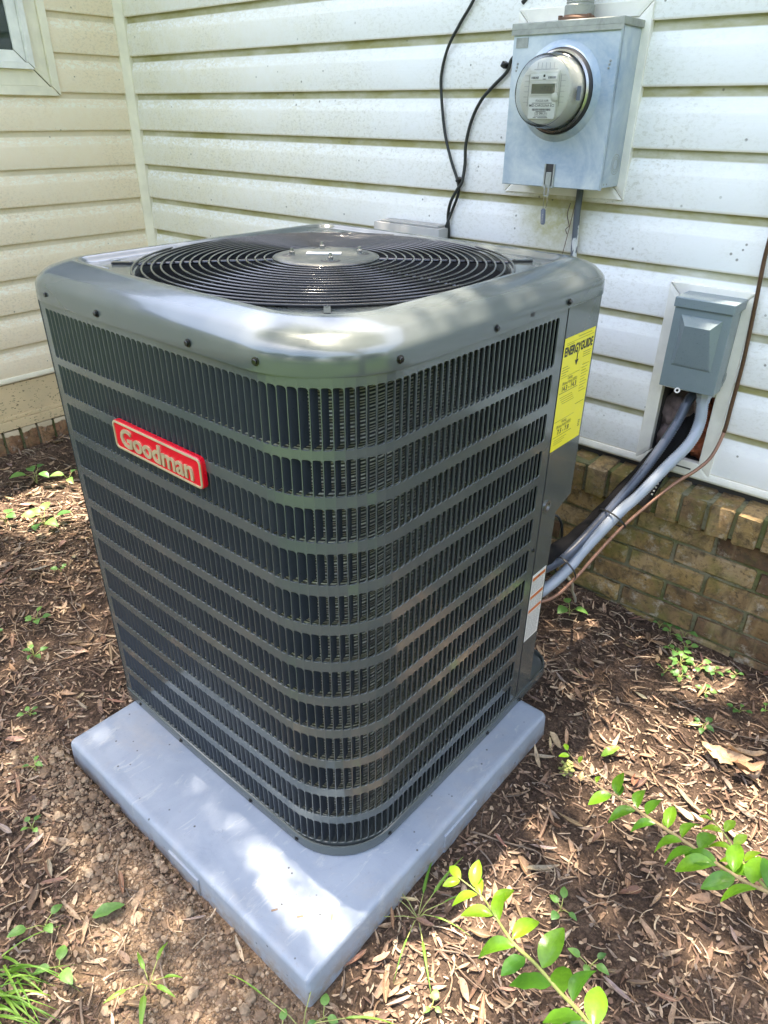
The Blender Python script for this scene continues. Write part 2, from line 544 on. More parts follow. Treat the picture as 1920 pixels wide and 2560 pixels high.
def ground_mat():
    k = NT("bare woodland soil")
    wd = k.coord('World')
    sx = k.sep(wd)
    a = k.noise(wd, 5, 6, 0.6); b = k.noise(wd, 55, 6, 0.7); c = k.noise(wd, 190, 4, 0.7)
    f = k.math('ADD', k.math('MULTIPLY', a, 0.5), k.math('MULTIPLY', b, 0.5))
    col = k.ramp(f, [(0.32, (0.030, 0.021, 0.015)), (0.5, (0.085, 0.057, 0.041)), (0.68, (0.20, 0.135, 0.095))])
    # dug, drier clay in front of the pad
    pt = k.n("ShaderNodeVectorMath", operation='DISTANCE'); k.l(k.coord('World', (0.55, 1, 0)), pt.inputs[0]); pt.inputs[1].default_value = (2.27 * 0.55, -1.56, 0)
    dug = k.math('MULTIPLY', k.mr(pt.outputs['Value'], 0.26, 0.10, 0, 1, True), k.mr(a, 0.3, 0.55, 0.35, 1))
    dcol = k.ramp(b, [(0.3, (0.15, 0.095, 0.06)), (0.7, (0.36, 0.255, 0.165))])
    col = k.mix(dug, col, dcol)
    col = k.mix(k.mr(c, 0.6, 0.72, 0, 0.6), col, (0.20, 0.14, 0.10))
    # lawn beyond the bed
    far = k.n("ShaderNodeVectorMath", operation='DISTANCE'); k.l(k.coord('World', (1, 1, 0)), far.inputs[0]); far.inputs[1].default_value = (2.0, -0.9, 0)
    gr0 = k.n("ShaderNodeTexVoronoi"); gr0.inputs['Scale'].default_value = 230; k.l(wd, gr0.inputs['Vector'])
    grain = k.sep(gr0.outputs['Color'])[0]
    col = k.mix(0.45, col, k.mix(1.0, col, k.ramp(grain, [(0.0, (0.35, 0.33, 0.32)), (0.6, (1.0, 1.0, 1.0)), (1.0, (2.0, 1.95, 1.85))]), 'MULTIPLY'))
    gr = k.mr(k.math('ADD', far.outputs['Value'], k.mr(a, 0.3, 0.7, -0.6, 0.6)), 3.2, 3.8, 0, 1, True)
    gr = k.math('MAXIMUM', gr, k.mr(k.math('ADD', sx[1], k.mr(a, 0.3, 0.7, -0.25, 0.25)), -2.25, -2.6, 0, 1, True))
    gcol = k.ramp(k.noise(wd, 3, 5), [(0.3, (0.045, 0.085, 0.018)), (0.7, (0.09, 0.15, 0.035))])
    col = k.mix(gr, col, gcol)
    k.set(color=col, rough=0.95, spec=0.15)
    k.bump(k.math('ADD', k.math('ADD', b, k.math('MULTIPLY', c, 0.5)), k.math('MULTIPLY', grain, 0.35)), 1.0, 0.012)
    return k.m
M['ground'] = ground_mat()

def tint_mat(name, rough, trans=0.0, veins=True, spec=0.3):
    """colour comes from a per-piece colour attribute (the piece's own albedo)"""
    k = NT(name)
    at = k.n("ShaderNodeAttribute"); at.attribute_name = "tint"
    wd = k.coord('World')
    nz = k.noise(wd, 140, 4, 0.65)
    sp = k.noise(wd, 420, 2, 0.5)
    col = k.mix(k.mr(nz, 0.3, 0.75, 0.0, 0.55), at.outputs['Color'], (0.05, 0.03, 0.02))
    col = k.mix(k.mr(sp, 0.62, 0.7, 0, 0.4), col, (0.03, 0.02, 0.015))
    k.set(color=col, rough=rough, spec=spec)
    k.bump(nz, 0.25, 0.002)
    return k.m
M['litter'] = tint_mat("dead leaf", 0.7)
M['clod'] = tint_mat("dry clay clod", 0.95, spec=0.1)

def deadleaf_mat():
    k = NT("single dead leaf")
    col = k.n("ShaderNodeObjectInfo").outputs['Color']
    ob = k.coord('Object'); wd = k.coord('World')
    nz = k.noise(wd, 120, 5, 0.65)
    col = k.mix(k.mr(nz, 0.4, 0.75, 0, 0.55), col, (0.08, 0.045, 0.028))
    y = k.sep(ob)[1]
    rib = k.mr(k.math('ABSOLUTE', y), 0.0003, 0.0009, 0.5, 0.0)
    col = k.mix(rib, col, (0.5, 0.38, 0.22))
    sp = k.noise(wd, 380, 2); col = k.mix(k.mr(sp, 0.63, 0.68, 0, 0.7), col, (0.04, 0.025, 0.02))
    k.set(color=col, rough=0.62, spec=0.35); k.bump(nz, 0.3, 0.002)
    return k.m
M['deadleaf'] = deadleaf_mat()

def leaf_mat(name, a, b, trans, rough=0.35, rib=True):
    k = NT(name)
    oi = k.n("ShaderNodeObjectInfo").outputs['Random']
    ob = k.coord('Object')
    col = k.ramp(oi, [(0.0, a), (1.0, b)])
    y = k.sep(ob)[1]
    if rib:
        col = k.mix(k.mr(k.math('ABSOLUTE', y), 0.0003, 0.0008, 0.6, 0.0), col, tuple(min(1, c * 1.8 + 0.02) for c in b))
    nz = k.noise(k.coord('World'), 180, 3)
    col = k.mix(k.mr(nz, 0.35, 0.7, 0, 0.25), col, tuple(c * 0.5 for c in a))
    k.set(color=col, rough=rough, spec=0.5)
    k.bump(nz, 0.12, 0.001)
    tr = k.n("ShaderNodeBsdfTranslucent")
    k.l(k.mix(1.0, col, (1.5, 1.6, 0.5), 'MULTIPLY'), tr.inputs[0])
    mx = k.n("ShaderNodeMixShader"); mx.inputs[0].default_value = trans
    k.l(k.p.outputs[0], mx.inputs[1]); k.l(tr.outputs[0], mx.inputs[2]); k.l(mx.outputs[0], k.out.inputs[0])
    return k.m
M['privet'] = leaf_mat("privet leaf", (0.055, 0.185, 0.022), (0.19, 0.41, 0.03), 0.40, 0.28)
M['privet_young_sunlit'] = leaf_mat("young privet leaf", (0.22, 0.44, 0.03), (0.32, 0.52, 0.04), 0.4, 0.3)
M['seedling'] = leaf_mat("seedling leaf", (0.07, 0.19, 0.05), (0.17, 0.35, 0.08), 0.3, 0.45)
M['grass'] = leaf_mat("grass blade", (0.10, 0.25, 0.03), (0.24, 0.42, 0.06), 0.35, 0.4)
M['tree_leaf'] = leaf_mat("tree leaf", (0.05, 0.11, 0.02), (0.10, 0.19, 0.03), 0.3, 0.45, False)
M['stem'] = plain("pale green stem", (0.30, 0.33, 0.10), 0.5, var=0.2, scale=60)
M['stem_tan'] = plain("tan woody stem", (0.34, 0.25, 0.13), 0.6, var=0.25, scale=60)
M['twig'] = plain("grey brown twig", (0.17, 0.125, 0.09), 0.85, var=0.35, scale=60, bump=0.4)
M['bark'] = plain("tree bark", (0.13, 0.10, 0.075), 0.95, var=0.4, scale=14, bump=0.8)

# ------------------------------------------------------------------ ground
PAD = (1.629, 2.437, -1.443, -0.62)        # x0 x1 y0 y1
def gbase(x, y):
    return 0.091 - 0.036 * min(max(x, -1), 4.2) + 0.036 * min(max(y, -3.2), 0.4)
def ground_z(x, y):
    z = gbase(x, y)
    near = 1.0 if (-0.4 < x < 4.4 and -3.4 < y < 0.6) else 0.3
    z += near * (0.012 * mnoise.noise((x * 3.1, y * 3.1, 1.7)) + 0.006 * mnoise.noise((x * 9, y * 9, 4.1)) + 0.003 * mnoise.noise((x * 27, y * 27, 8.3)))
    if PAD[0] - .02 < x < PAD[1] + .02 and PAD[2] - .02 < y < PAD[3] + .02:
        z = min(z, -0.035)
    elif PAD[0] - .1 < x < PAD[1] - .12 and PAD[2] - .30 < y < PAD[2]:
        d = (PAD[2] - y)
        pass
    if PAD[0] - .12 < x < PAD[1] + .02 and PAD[2] - .30 < y <= PAD[2] - .018:
        d = PAD[2] - y
        u = max(0, min(1, (x - PAD[0]) / .80))
        want = 0.004 - 0.056 * u ** 1.3 + .006 * mnoise.noise((x * 11, 3.3, 2.2))
        k_ = math.exp(-(d / .13) ** 2) * max(0, min(1, (x - PAD[0] + .12) / .1))
        z += (want - z) * k_ + .010 * k_ * mnoise.noise((x * 13, y * 13, 6.1))
    return z

def axis(lo, hi, step, far):
    a = list(np.arange(lo, hi + 1e-6, step))
    g, left, right = step, [], []
    p = lo
    while p > -far:
        g *= 1.5; p -= g; left.append(p)
    p, g = hi, step
    while p < far:
        g *= 1.5; p += g; right.append(p)
    return left[::-1] + a + right
XS = axis(-0.1, 4.0, 0.02, 90); YS = axis(-2.5, 0.2, 0.02, 90)
gm = MB()
nx, ny = len(XS), len(YS)
gm.add([(x, y, ground_z(x, y)) for y in YS for x in XS],
       [(j * nx + i, j * nx + i + 1, (j + 1) * nx + i + 1, (j + 1) * nx + i) for j in range(ny - 1) for i in range(nx - 1)])
structure(gm.build("ground", M['ground'], smooth=True))

# ------------------------------------------------------------------ house
PITCH, Z1 = 0.127, 1.6376
WALL_H = 2.2
house = thing("house", "white vinyl sided house corner standing on a mossy brick foundation", "house", (0, 0, 0.0))

def plank_profile(pr=0.0):
    # (outward distance, z above the butt): return lip, flat face, cove, sheltered strip
    return [(0.0015, 0.0015), (0.0125, 0.0), (0.0135, 0.003), (0.0130, 0.072), (0.0122, 0.076), (0.0055, 0.102), (0.0026, 0.109), (0.0020, 0.129)]

def plank(parent, axis_, a0, a1, zb, hide_above=None):
    mb = MB()
    n = max(2, int((a1 - a0) / 0.25))
    prof = plank_profile()
    if hide_above is not None:
        prof = [p for p in prof if p[1] <= hide_above + 1e-6]
    loops = []
    for d, z in prof:
        L = []
        for i in range(n + 1):
            t = a0 + (a1 - a0) * i / n
            wob = 0.0012 * mnoise.noise((t * 1.7, zb * 9, 3.3 if axis_ == 'x' else 7.1))
            if axis_ == 'x': L.append((t, -d - wob, zb + z + wob))
            else: L.append((d + wob, t, zb + z + wob))
        loops.append(L)
    if axis_ == 'y': loops = [L[::-1] for L in loops]
    mb.rings(loops, closed=False)
    org = (a0, 0, zb) if axis_ == 'x' else (0, a0, zb)
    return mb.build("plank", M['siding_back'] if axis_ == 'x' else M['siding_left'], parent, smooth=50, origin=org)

back_wall = MB()
back_wall.box(-0.2, 2.350, 0.0035, 0.16, 0.40, WALL_H)
back_wall.box(2.486, 7.0, 0.0035, 0.16, 0.40, WALL_H)
back_wall.box(2.350, 2.486, 0.0035, 0.16, 0.703, WALL_H)
back_wall.box(2.350, 2.486, 0.0035, 0.16, 0.40, 0.505)
back_wall.box(2.350, 2.486, 0.075, 0.16, 0.505, 0.703)
bw = back_wall.build("siding_wall", M['sheath'], house)
lw = MB(); lw.box(-0.16, -0.0035, -6.0, -0.001, 0.10, WALL_H)
lwall = lw.build("siding_wall", M['sheath'], house)

HOLE = (2.350, 2.486, 0.505, 0.703)
def levels(zmin):
    k = -7
    while True:
        z = Z1 - (k) * PITCH
        if z < zmin - 1e-4: break
        if z < WALL_H - 0.10: yield z
        k += 1
for i, z in enumerate(levels(0.49)):
    seams = {0: 3.1, 1: 1.3, 2: 2.75, 3: 0.92, 4: 3.3}[i % 5]
    if z + PITCH > HOLE[2] and z < HOLE[3] - 0.02:
        plank(bw, 'x', 0.036, HOLE[0] - 0.004, z); plank(bw, 'x', HOLE[1] + 0.004, seams if seams > 2.6 else 3.0, z); plank(bw, 'x', (seams if seams > 2.6 else 3.0), 7.0, z)
    else:
        plank(bw, 'x', 0.036, seams, z); plank(bw, 'x', seams, 7.0, z)
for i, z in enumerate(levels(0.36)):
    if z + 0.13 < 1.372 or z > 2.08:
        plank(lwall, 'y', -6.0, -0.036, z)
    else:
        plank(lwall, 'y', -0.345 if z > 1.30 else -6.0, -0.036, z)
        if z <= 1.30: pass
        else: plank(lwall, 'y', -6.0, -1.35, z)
    if 1.25 < z <= 1.30: pass

# corner post, starter trims, skirt
mb = MB()
cpoly = [(-.002, .002), (-.002, -.041), (.0165, -.041), (.0185, -.0400), (.0400, -.0185), (.041, -.0165), (.041, .002)]
mb.rings([[(x, y, z) for x, y in cpoly] for z in (0.345, 0.9, 1.5, WALL_H)])
mb.build("corner_trim", M['trim_cream'], house)
def bottom_trim(mb, ax, a0, a1, z):
    prof = [(0.002, z + 0.020), (0.016, z + 0.018), (0.019, z + 0.012), (0.019, z + 0.002), (0.015, z - 0.004), (0.002, z - 0.004)]
    n = 10
    if ax == 'x': loops = [[(a0 + (a1 - a0) * i / n, -d, q) for i in range(n + 1)] for d, q in prof]
    else: loops = [[(d, a1 + (a0 - a1) * i / n, q) for i in range(n + 1)] for d, q in prof]
    mb.rings(loops[::-1], closed=False)
mb = MB(); bottom_trim(mb, 'x', 0.037, 7.0, 0.477); mb.build("starter_trim", M['trim'], house, smooth=30)
mb = MB(); bottom_trim(mb, 'y', -6.0, -0.037, 0.360); mb.build("starter_trim", M['trim_cream'], house, smooth=30)
mb = MB()
mb.box(-0.003, 0.006, -6.0, -0.002, 0.222, 0.350)
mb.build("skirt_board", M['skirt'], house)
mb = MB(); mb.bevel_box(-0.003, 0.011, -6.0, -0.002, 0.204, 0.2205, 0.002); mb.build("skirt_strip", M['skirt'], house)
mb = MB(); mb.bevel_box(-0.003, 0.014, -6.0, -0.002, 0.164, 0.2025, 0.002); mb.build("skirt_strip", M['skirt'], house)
mb = MB()
mb.add([(-0.5, 0.6, WALL_H), (7.2, 0.6, WALL_H), (7.2, -0.03, WALL_H), (-0.5, -0.03, WALL_H), (-0.5, 3.6, WALL_H + 1.0), (7.2, 3.6, WALL_H + 1.0), (7.2, -0.03, WALL_H + .05), (-0.5, -0.03, WALL_H + .05)],
       [(3, 2, 1, 0), (0, 1, 5, 4), (7, 6, 5, 4), (3, 7, 6, 2)])
mb.build("roof", M['shingle'], house)
mb = MB()
mb.add([(0.004, -6.1, WALL_H), (0.004, 0.0, WALL_H), (-3, 0.0, WALL_H + 1.0), (-3, -6.1, WALL_H + 1.0), (0.004, -6.1, WALL_H + .05), (0.004, 0, WALL_H + .05), (-3, 0, WALL_H + 1.05), (-3, -6.1, WALL_H + 1.05)],
       [(0, 1, 2, 3), (7, 6, 5, 4), (0, 4, 5, 1)])
mb.build("roof", M['shingle'], house)

# brick foundation
fnd = MB()
fnd.box(-0.16, 7.0, -0.0415, 0.15, -0.35, 0.398)
fnd.box(0.0, 7.0, -0.075, -0.0415, 0.366, 0.448)
fnd.box(0.0, 7.0, -0.0415, 0.0, 0.398, 0.448)
found = fnd.build("brick_foundation", M['mortar'], house)
fl = MB(); fl.box(-0.16, 0.004, -6.0, -0.05, -0.35, 0.1535)
found_l = fl.build("brick_foundation", M['mortar'], house)

def brick_meshes(name, dx, dy, dz, mat, count, seed):
    out = []
    rs = random.Random(seed)
    for _ in range(count):
        bm = bmesh.new()
        bmesh.ops.create_cube(bm, size=1)
        for v in bm.verts: v.co = Vector((v.co.x * dx, v.co.y * dy, v.co.z * dz))
        bmesh.ops.subdivide_edges(bm, edges=[e for e in bm.edges if e.calc_length() > max(dx, dy, dz) * 0.6], cuts=3)
        bmesh.ops.bevel(bm, geom=[e for e in bm.edges if e.calc_face_angle(0) > 0.5], offset=0.0035, segments=1, affect='EDGES')
        for v in bm.verts:
            v.co += Vector((rs.uniform(-1, 1), rs.uniform(-1, 1), rs.uniform(-1, 1))) * 0.0019
        b = MB(); b.from_bm(bm); bm.free()
        out.append(b.mesh(name, mat, smooth=35))
    return out
stretch = brick_meshes("brick", 0.211, 0.07, 0.0575, M['brick'], 7, 1)
rowl = brick_meshes("brick", 0.0575, 0.155, 0.088, M['brick'], 7, 2)
rs = random.Random(5)
for row in range(6):
    zc = 0.3215 - row * 0.0678
    off = 2.365 if row % 2 == 0 else 2.485
    for k in range(-11, 9):
        xl = off + k * 0.222
        if not (0.02 < xl < 4.3): continue
        M4 = Matrix.Translation((xl + 0.111, -0.0165 + rs.uniform(-.002, .002), zc + rs.uniform(-.001, .001))) @ Matrix.Rotation(rs.uniform(-.008, .008), 4, 'Z') @ Matrix.Rotation(PI * rs.choice((0, 1)), 4, 'Y')
        inst(rs.choice(stretch), "brick", found, M4)
for k in range(-32, 30):
    xc = 2.2405 + k * 0.0695
    if not (0.03 < xc < 4.4): continue
    M4 = Matrix.Translation((xc, -0.0105 + rs.uniform(-.003, .003), 0.4085 + rs.uniform(-.002, .002))) @ Matrix.Rotation(0.05 + rs.uniform(-.02, .02), 4, 'X') @ Matrix.Rotation(rs.uniform(-.02, .02), 4, 'Z') @ Matrix.Rotation(PI * rs.choice((0, 1)), 4, 'Z')
    inst(rs.choice(rowl), "brick", found, M4)
rowlL = brick_meshes("brick", 0.12, 0.060, 0.10, M['brick_red'], 5, 3)
for k in range(0, 26):
    yc = -0.092 - k * 0.0715
    M4 = Matrix.Translation((-0.044 + rs.uniform(-.003, .003), yc, 0.111 + rs.uniform(-.002, .002))) @ Matrix.Rotation(rs.uniform(-.02, .02), 4, 'Z')
    inst(rs.choice(rowlL), "brick", found_l, M4)

# window in the left wall
win = D.objects.new("window", None); COL.objects.link(win); win.parent = house; win.location = (0, -0.85, 1.36)
def frame_boards(name, mat, parent, plane, x0, x1, y0, y1, z0, z1, wd_, mitre=True, lip=0.003):
    """four mitred boards round a rectangle; plane 'x' = rectangle in YZ, thickness x0..x1; plane 'y' = rectangle in XZ"""
    a0, a1 = (y0, y1)
    outer = [(a0, z0), (a1, z0), (a1, z1), (a0, z1)]
    inner = [(a0 + wd_, z0 + wd_), (a1 - wd_, z0 + wd_), (a1 - wd_, z1 - wd_), (a0 + wd_, z1 - wd_)]
    mb = MB()
    for i in range(4):
        j = (i + 1) % 4
        g = 0.0004
        quad = [outer[i], outer[j], inner[j], inner[i]]
        c = (sum(q[0] for q in quad) / 4, sum(q[1] for q in quad) / 4)
        quad = [(q[0] + (c[0] - q[0]) * g / .05, q[1] + (c[1] - q[1]) * g / .05) for q in quad]
        mid = [(q[0] + (c[0] - q[0]) * .06, q[1] + (c[1] - q[1]) * .06) for q in quad]
        def P(q, d): return (d, q[0], q[1]) if plane == 'x' else (q[0], -d, q[1])
        lo = [P(q, x0) for q in quad]; hi = [P(q, x1 - 0.0015) for q in quad]; tp = [P(q, x1) for q in mid]
        vs = lo + hi + tp
        fs = [(4 + k, 4 + (k + 1) % 4, 8 + (k + 1) % 4, 8 + k) for k in range(4)] + [(k, (k + 1) % 4, 4 + (k + 1) % 4, 4 + k) for k in range(4)] + [(8, 9, 10, 11)]
        mb.add(vs, fs)
    return mb.build(name, mat, parent)
WY0, WY1, WZ0, WZ1 = -1.38, -0.316, 1.371, 2.13
frame_boards("casing", M['trim_cream'], win, 'x', 0.0, 0.021, WY0, WY1, WZ0, WZ1, 0.029)
frame_boards("frame", M['trim_cream'], win, 'x', 0.0, 0.011, WY0 + .029, WY1 - .029, WZ0 + .029, WZ1 - .029, 0.052)
frame_boards("frame", M['trim'], win, 'x', -0.004, 0.030, WY0 + .083, WY1 - .083, WZ0 + .081, WZ1 - .081, 0.020)
frame_boards("sash", M['trim'], win, 'x', -0.008, 0.012, WY0 + .1035, WY1 - .1035, WZ0 + .1015, WZ1 - .1015, 0.036)
mb = MB(); mb.box(-0.003, 0.0025, WY0 + .135, WY1 - .135, WZ0 + .133, WZ1 - .133); mb.build("pane", M['pane'], win)

# ------------------------------------------------------------------ utility trims on the back wall
frame_boards("mounting_trim", M['trim'], house, 'y', 0.001, 0.021, 1.812, 2.157, 1.141, 1.550, 0.030)
mb = MB(); mb.box(1.842, 2.127, -0.016, -0.0045, 1.171, 1.520); mb.build("mounting_board", M['trim'], house)
frame_boards("mounting_trim", M['trim'], house, 'y', 0.001, 0.020, 2.316, 2.520, 0.484, 0.968, 0.0345)
mb = MB(); mb.box(2.351, 2.4855, -0.016, -0.0045, 0.704, 0.933); mb.build("mounting_board", M['trim'], house)
mb = MB(); mb.box(2.40, 2.47, -0.0222, -0.0202, 0.497, 0.5005); mb.build("trim_slot", M['sheath'], house)

# ragged insulation and clay in the wall opening below the disconnect
def lump(mb, c, r, seed, amp=0.35, sub=3, sq=(1, 1, 1)):
    bm = bmesh.new(); bmesh.ops.create_icosphere(bm, subdivisions=sub, radius=1)
    for v in bm.verts:
        n = v.co.normalized()
        k = 1 + amp * mnoise.noise(n * 1.9 + Vector((seed, 0, 0))) + amp * .6 * mnoise.noise(n * 5 + Vector((0, seed, 0))) + amp * .5 * mnoise.noise(n * 13 + Vector((0, 0, seed)))
        v.co = Vector(c) + Vector((n.x * r * sq[0], n.y * r * sq[1], n.z * r * sq[2])) * k
    mb.from_bm(bm); bm.free()
mb = MB()
lump(mb, (2.385, 0.045, 0.625), 0.055, 1, sq=(.8, .6, 1.0)); lump(mb, (2.375, 0.045, 0.555), 0.045, 2, sq=(.8, .7, 1)); lump(mb, (2.43, 0.06, 0.66), 0.045, 3, sq=(1, .5, 1))
mb.build("insulation", M['pink'], house, smooth=True)
mb = MB()
lump(mb, (2.468, 0.045, 0.655), 0.030, 5, .6, sq=(.6, .8, 1.1)); lump(mb, (2.455, 0.045, 0.545), 0.034, 7, .6, sq=(1, .9, 1.0)); lump(mb, (2.472, 0.05, 0.60), 0.022, 8, .5)
mb.build("clay_rubble", M['brick_chip'], house)

# ------------------------------------------------------------------ electricity meter box
mbx = thing("meter_box", "weathered galvanised meter box with a round glass electric meter on the siding", "meter box", (2.001, -0.06, 1.168))
X0, X1, Z0, Z1b, YF = 1.866, 2.138, 1.168, 1.506, -0.122
mb = MB()
mb.bevel_box(X0, X1, YF + 0.006, -0.017, Z0 + 0.004, Z1b - 0.008, 0.004)
mb.build("enclosure", M['galv'], mbx, smooth=40)
# front cover with a raised ring for the socket
mb = MB()
cx, cz, R1 = 2.003, 1.372, 0.104
rings_ = []
N = 64
def rect_pt(q):
    c, s = math.cos(q), math.sin(q)
    k = min((X1 - cx) / c if c > 1e-9 else ((X0 - cx) / c if c < -1e-9 else 1e9), (Z1b - 0.006 - cz) / s if s > 1e-9 else ((Z0 - cz) / s if s < -1e-9 else 1e9))
    return cx + k * c, cz + k * s
angs = [2 * PI * i / N for i in range(N)]
corner = [math.atan2(zz - cz, xx - cx) % (2 * PI) for xx, zz in ((X0, Z0), (X1, Z0), (X1, Z1b - .006), (X0, Z1b - .006))]
for cc in corner:
    j = min(range(N), key=lambda i: abs(angs[i] - cc)); angs[j] = cc
def circ(r, y): return [(cx + r * math.cos(q), y, cz + r * math.sin(q)) for q in angs]
back = [(rect_pt(q)[0], YF + 0.012, rect_pt(q)[1]) for q in angs]
edge = [(rect_pt(q)[0], YF + 0.0015, rect_pt(q)[1]) for q in angs]
edge2 = [(cx + (rect_pt(q)[0] - cx) * .99, YF, cz + (rect_pt(q)[1] - cz) * .992) for q in angs]
mb.rings([L[::-1] for L in (back, edge, edge2, circ(R1, YF - .0005), circ(R1 - .005, YF - .004), circ(R1 - .013, YF - .007), circ(0.089, YF - .008), circ(0.087, YF - .004), circ(0.086, YF + .012))])
mb.build("cover", M['galv'], mbx, smooth=30)
mb = MB(); mb.bevel_box(X0 - 0.004, X1 + 0.005, YF - 0.005, -0.016, Z1b - 0.009, Z1b + 0.006, 0.002); mb.box(X0 - .004, X1 + .005, YF - .005, YF - .0035, Z1b - .018, Z1b - .008)
mb.build("top_cap", M['galv_dull'], mbx)
mb = MB(); mb.box(X0 + .009, X0 + .041, YF - .0016, YF - .0002, Z1b - .043, Z1b - .023); mb.build("name_plate", M['galv_dull'], mbx)
mb = MB()
for r in (0.012, 0.0165, 0.022):
    mb.lathe([(r - .0006, 0), (r - .0006, .0006), (r + .0006, .0006), (r + .0006, 0)], 28, frame_mat((0, 1, 0), (0, 0, 1), (1, 0, 0), (X1 - 0.0002, -0.052, 1.222)))
mb.build("knockout", M['galv_dull'], mbx)
mb = MB()
for (sx, sz) in ((X0 + .016, 1.424), (X1 - .018, 1.424)):
    for dz in (-.007, 0, .007):
        mb.lathe([(0.0025, 0), (0.0025, .0012), (0.0008, .0018)], 10, frame_mat((1, 0, 0), (0, 0, 1), (0, -1, 0), (sx + dz * .2, YF - .0001, sz + dz)))
for y in (-.1, -.085): mb.lathe([(0.002, 0), (0.002, .001), (0.0005, .0015)], 8, frame_mat((0, 1, 0), (0, 0, 1), (1, 0, 0), (X1 - .0002, y, 1.180)))
mb.build("rivet", M['galv_dull'], mbx)
mb = MB()   # latch at the bottom of the cover
mb.box(1.990, 2.014, YF - .0012, YF - .0002, Z0 + .003, Z0 + .052)
mb.build("latch_recess", M['sheath'], mbx)
mb = MB()
mb.bevel_box(1.9945, 2.0095, YF - .006, YF - .001, Z0 + .001, Z0 + .034, .0015); mb.box(1.988, 2.016, YF - .007, YF - .001, Z0 - .001, Z0 + .003)
mb.box(1.988, 1.9915, YF - .004, YF - .001, Z0 + .003, Z0 + .052); mb.box(2.0125, 2.016, YF - .004, YF - .001, Z0 + .003, Z0 + .052)
mb.box(1.9965, 1.999, YF - .010, YF - .007, Z0 - .018, Z0 + .006); mb.box(2.007, 2.0095, YF - .010, YF - .007, Z0 - .018, Z0 + .006); mb.box(1.9965, 2.0095, YF - .010, YF - .007, Z0 - .020, Z0 - .0175)
mb.build("latch", M['galv_dull'], mbx)
# the plug-in meter itself
met = D.objects.new("meter", None); COL.objects.link(met); met.parent = mbx; met.location = Vector((cx, YF, cz)) - wloc(mbx)
FW = frame_mat((1, 0, 0), (0, 0, 1), (0, -1, 0), (cx, YF, cz))      # local z = out of the wall
mb = MB(); mb.lathe([(0.088, -.004), (0.088, .012), (0.084, .014), (0.084, .010)], 48, FW); mb.build("retaining_ring", M['black_int'], met, smooth=40)
mb = MB(); mb.lathe([(0.0845, .004), (0.0845, .020), (0.080, .023), (0.080, .013)], 48, FW); mb.build("base_flange", M['zinc'], met, smooth=40)
mb = MB(); mb.lathe([(0.0715, .012), (0.0705, .030), (0.068, .034), (0.066, .068), (0.061, .071), (0.0, .071)], 48, FW); mb.build("register_body", M['meter_body'], met, smooth=35)
mb = MB(); mb.lathe([(0.0795, .014), (0.0765, .035), (0.0740, .075), (0.0715, .0805), (0.066, .083), (0.0, .0837)], 48, FW)
mb.lathe([(0.0, .0820), (0.0655, .0813), (0.0700, .0790), (0.0724, .074), (0.0749, .035), (0.0779, .014)], 48, FW)
mb.build("glass_cover", M['dome'], met, smooth=35)
YM = YF - .0712
def onm(x0, x1, z0, z1, d0, d1, mat, name, bev=0):
    b = MB()
    if bev: b.bevel_box(cx + x0, cx + x1, YM - d1, YM - d0, cz + z0, cz + z1, bev)
    else: b.box(cx + x0, cx + x1, YM - d1, YM - d0, cz + z0, cz + z1)
    return b.build(name, mat, met)
onm(-.037, .037, -.052, .040, 0, .003, M['meter_body'], "face_block", .001)
onm(-.036, .033, .0225, .034, .003, .0042, M['meter_print'], "name_strip")
onm(-.033, .033, -.008, .018, .003, .0052, M['meter_body'], "display_bezel", .001)
onm(-.030, .030, -.005, .0145, .0052, .0058, M['lcd'], "display")
onm(-.034, .034, -.055, -.014, .003, .0042, M['meter_print'], "face_plate")
inst(text_mesh("9722", 0.015, M['ink']), "lettering", met, at_wall(cx + .008, YM - .0061, cz + .0048))
for body, sz, dx, dz in (("FOCUS AXR", .0062, 0, -.019), ("MID-CAROLINA ECI", .0074, 0, -.0285), ("123 098 311", .0068, 0, -.0445)):
    inst(text_mesh(body, sz, M['ink'], bold=0.00012), "lettering", met, at_wall(cx + dx, YM - .0044, cz + dz))
mb = MB()
for (a0, a1, zz, hh) in ((-.033, -.015, .0265, .0045), (.010, .029, .0265, .0045), (-.024, .024, -.0365, .0045)):
    x = a0
    r2 = random.Random(int(a0 * 1e4) + 9)
    while x < a1:
        wdt = r2.choice((.0006, .0010, .0014)); mb.box(cx + x, cx + x + wdt, YM - .0045, YM - .0042, cz + zz - hh / 2, cz + zz + hh / 2); x += wdt + r2.choice((.0006, .001))
for (a0, a1, zz) in ((-.026, .026, -.0235), (-.014, .012, -.0405), (-.017, .016, -.0495), (-.020, -.012, -.0525), (-.008, .018, -.0525), (-.004, .004, .0235)):
    mb.box(cx + a0, cx + a1, YM - .0045, YM - .0042, cz + zz - .0006, cz + zz + .0006)
mb.box(cx - .003, cx + .002, YM - .0045, YM - .0042, cz + .0275, cz + .0325)
mb.build("print", M['ink'], met)
mb = MB()
for k in range(6):
    zz = -.022 + k * .0105
    mb.box(cx - .052, cx - .041, YM - .0008, YM - .0001, cz + zz, cz + zz + .0007); mb.box(cx + .041, cx + .052, YM - .0008, YM - .0001, cz + zz, cz + zz + .0007)
for k in range(5):
    mb.box(cx - .022 + k * .0105, cx - .0213 + k * .0105, YM - .0008, YM - .0001, cz + .044, cz + .056)
mb.box(cx - .030, cx + .030, YM - .0008, YM - .0001, cz + .0425, cz + .0433)
for sx in (-1, 1): mb.box(cx + sx * .0405 - .0004, cx + sx * .0405 + .0004, YM - .0008, YM - .0001, cz - .030, cz + .034)
mb.build("vent_slots", M['ink_grey'], met)
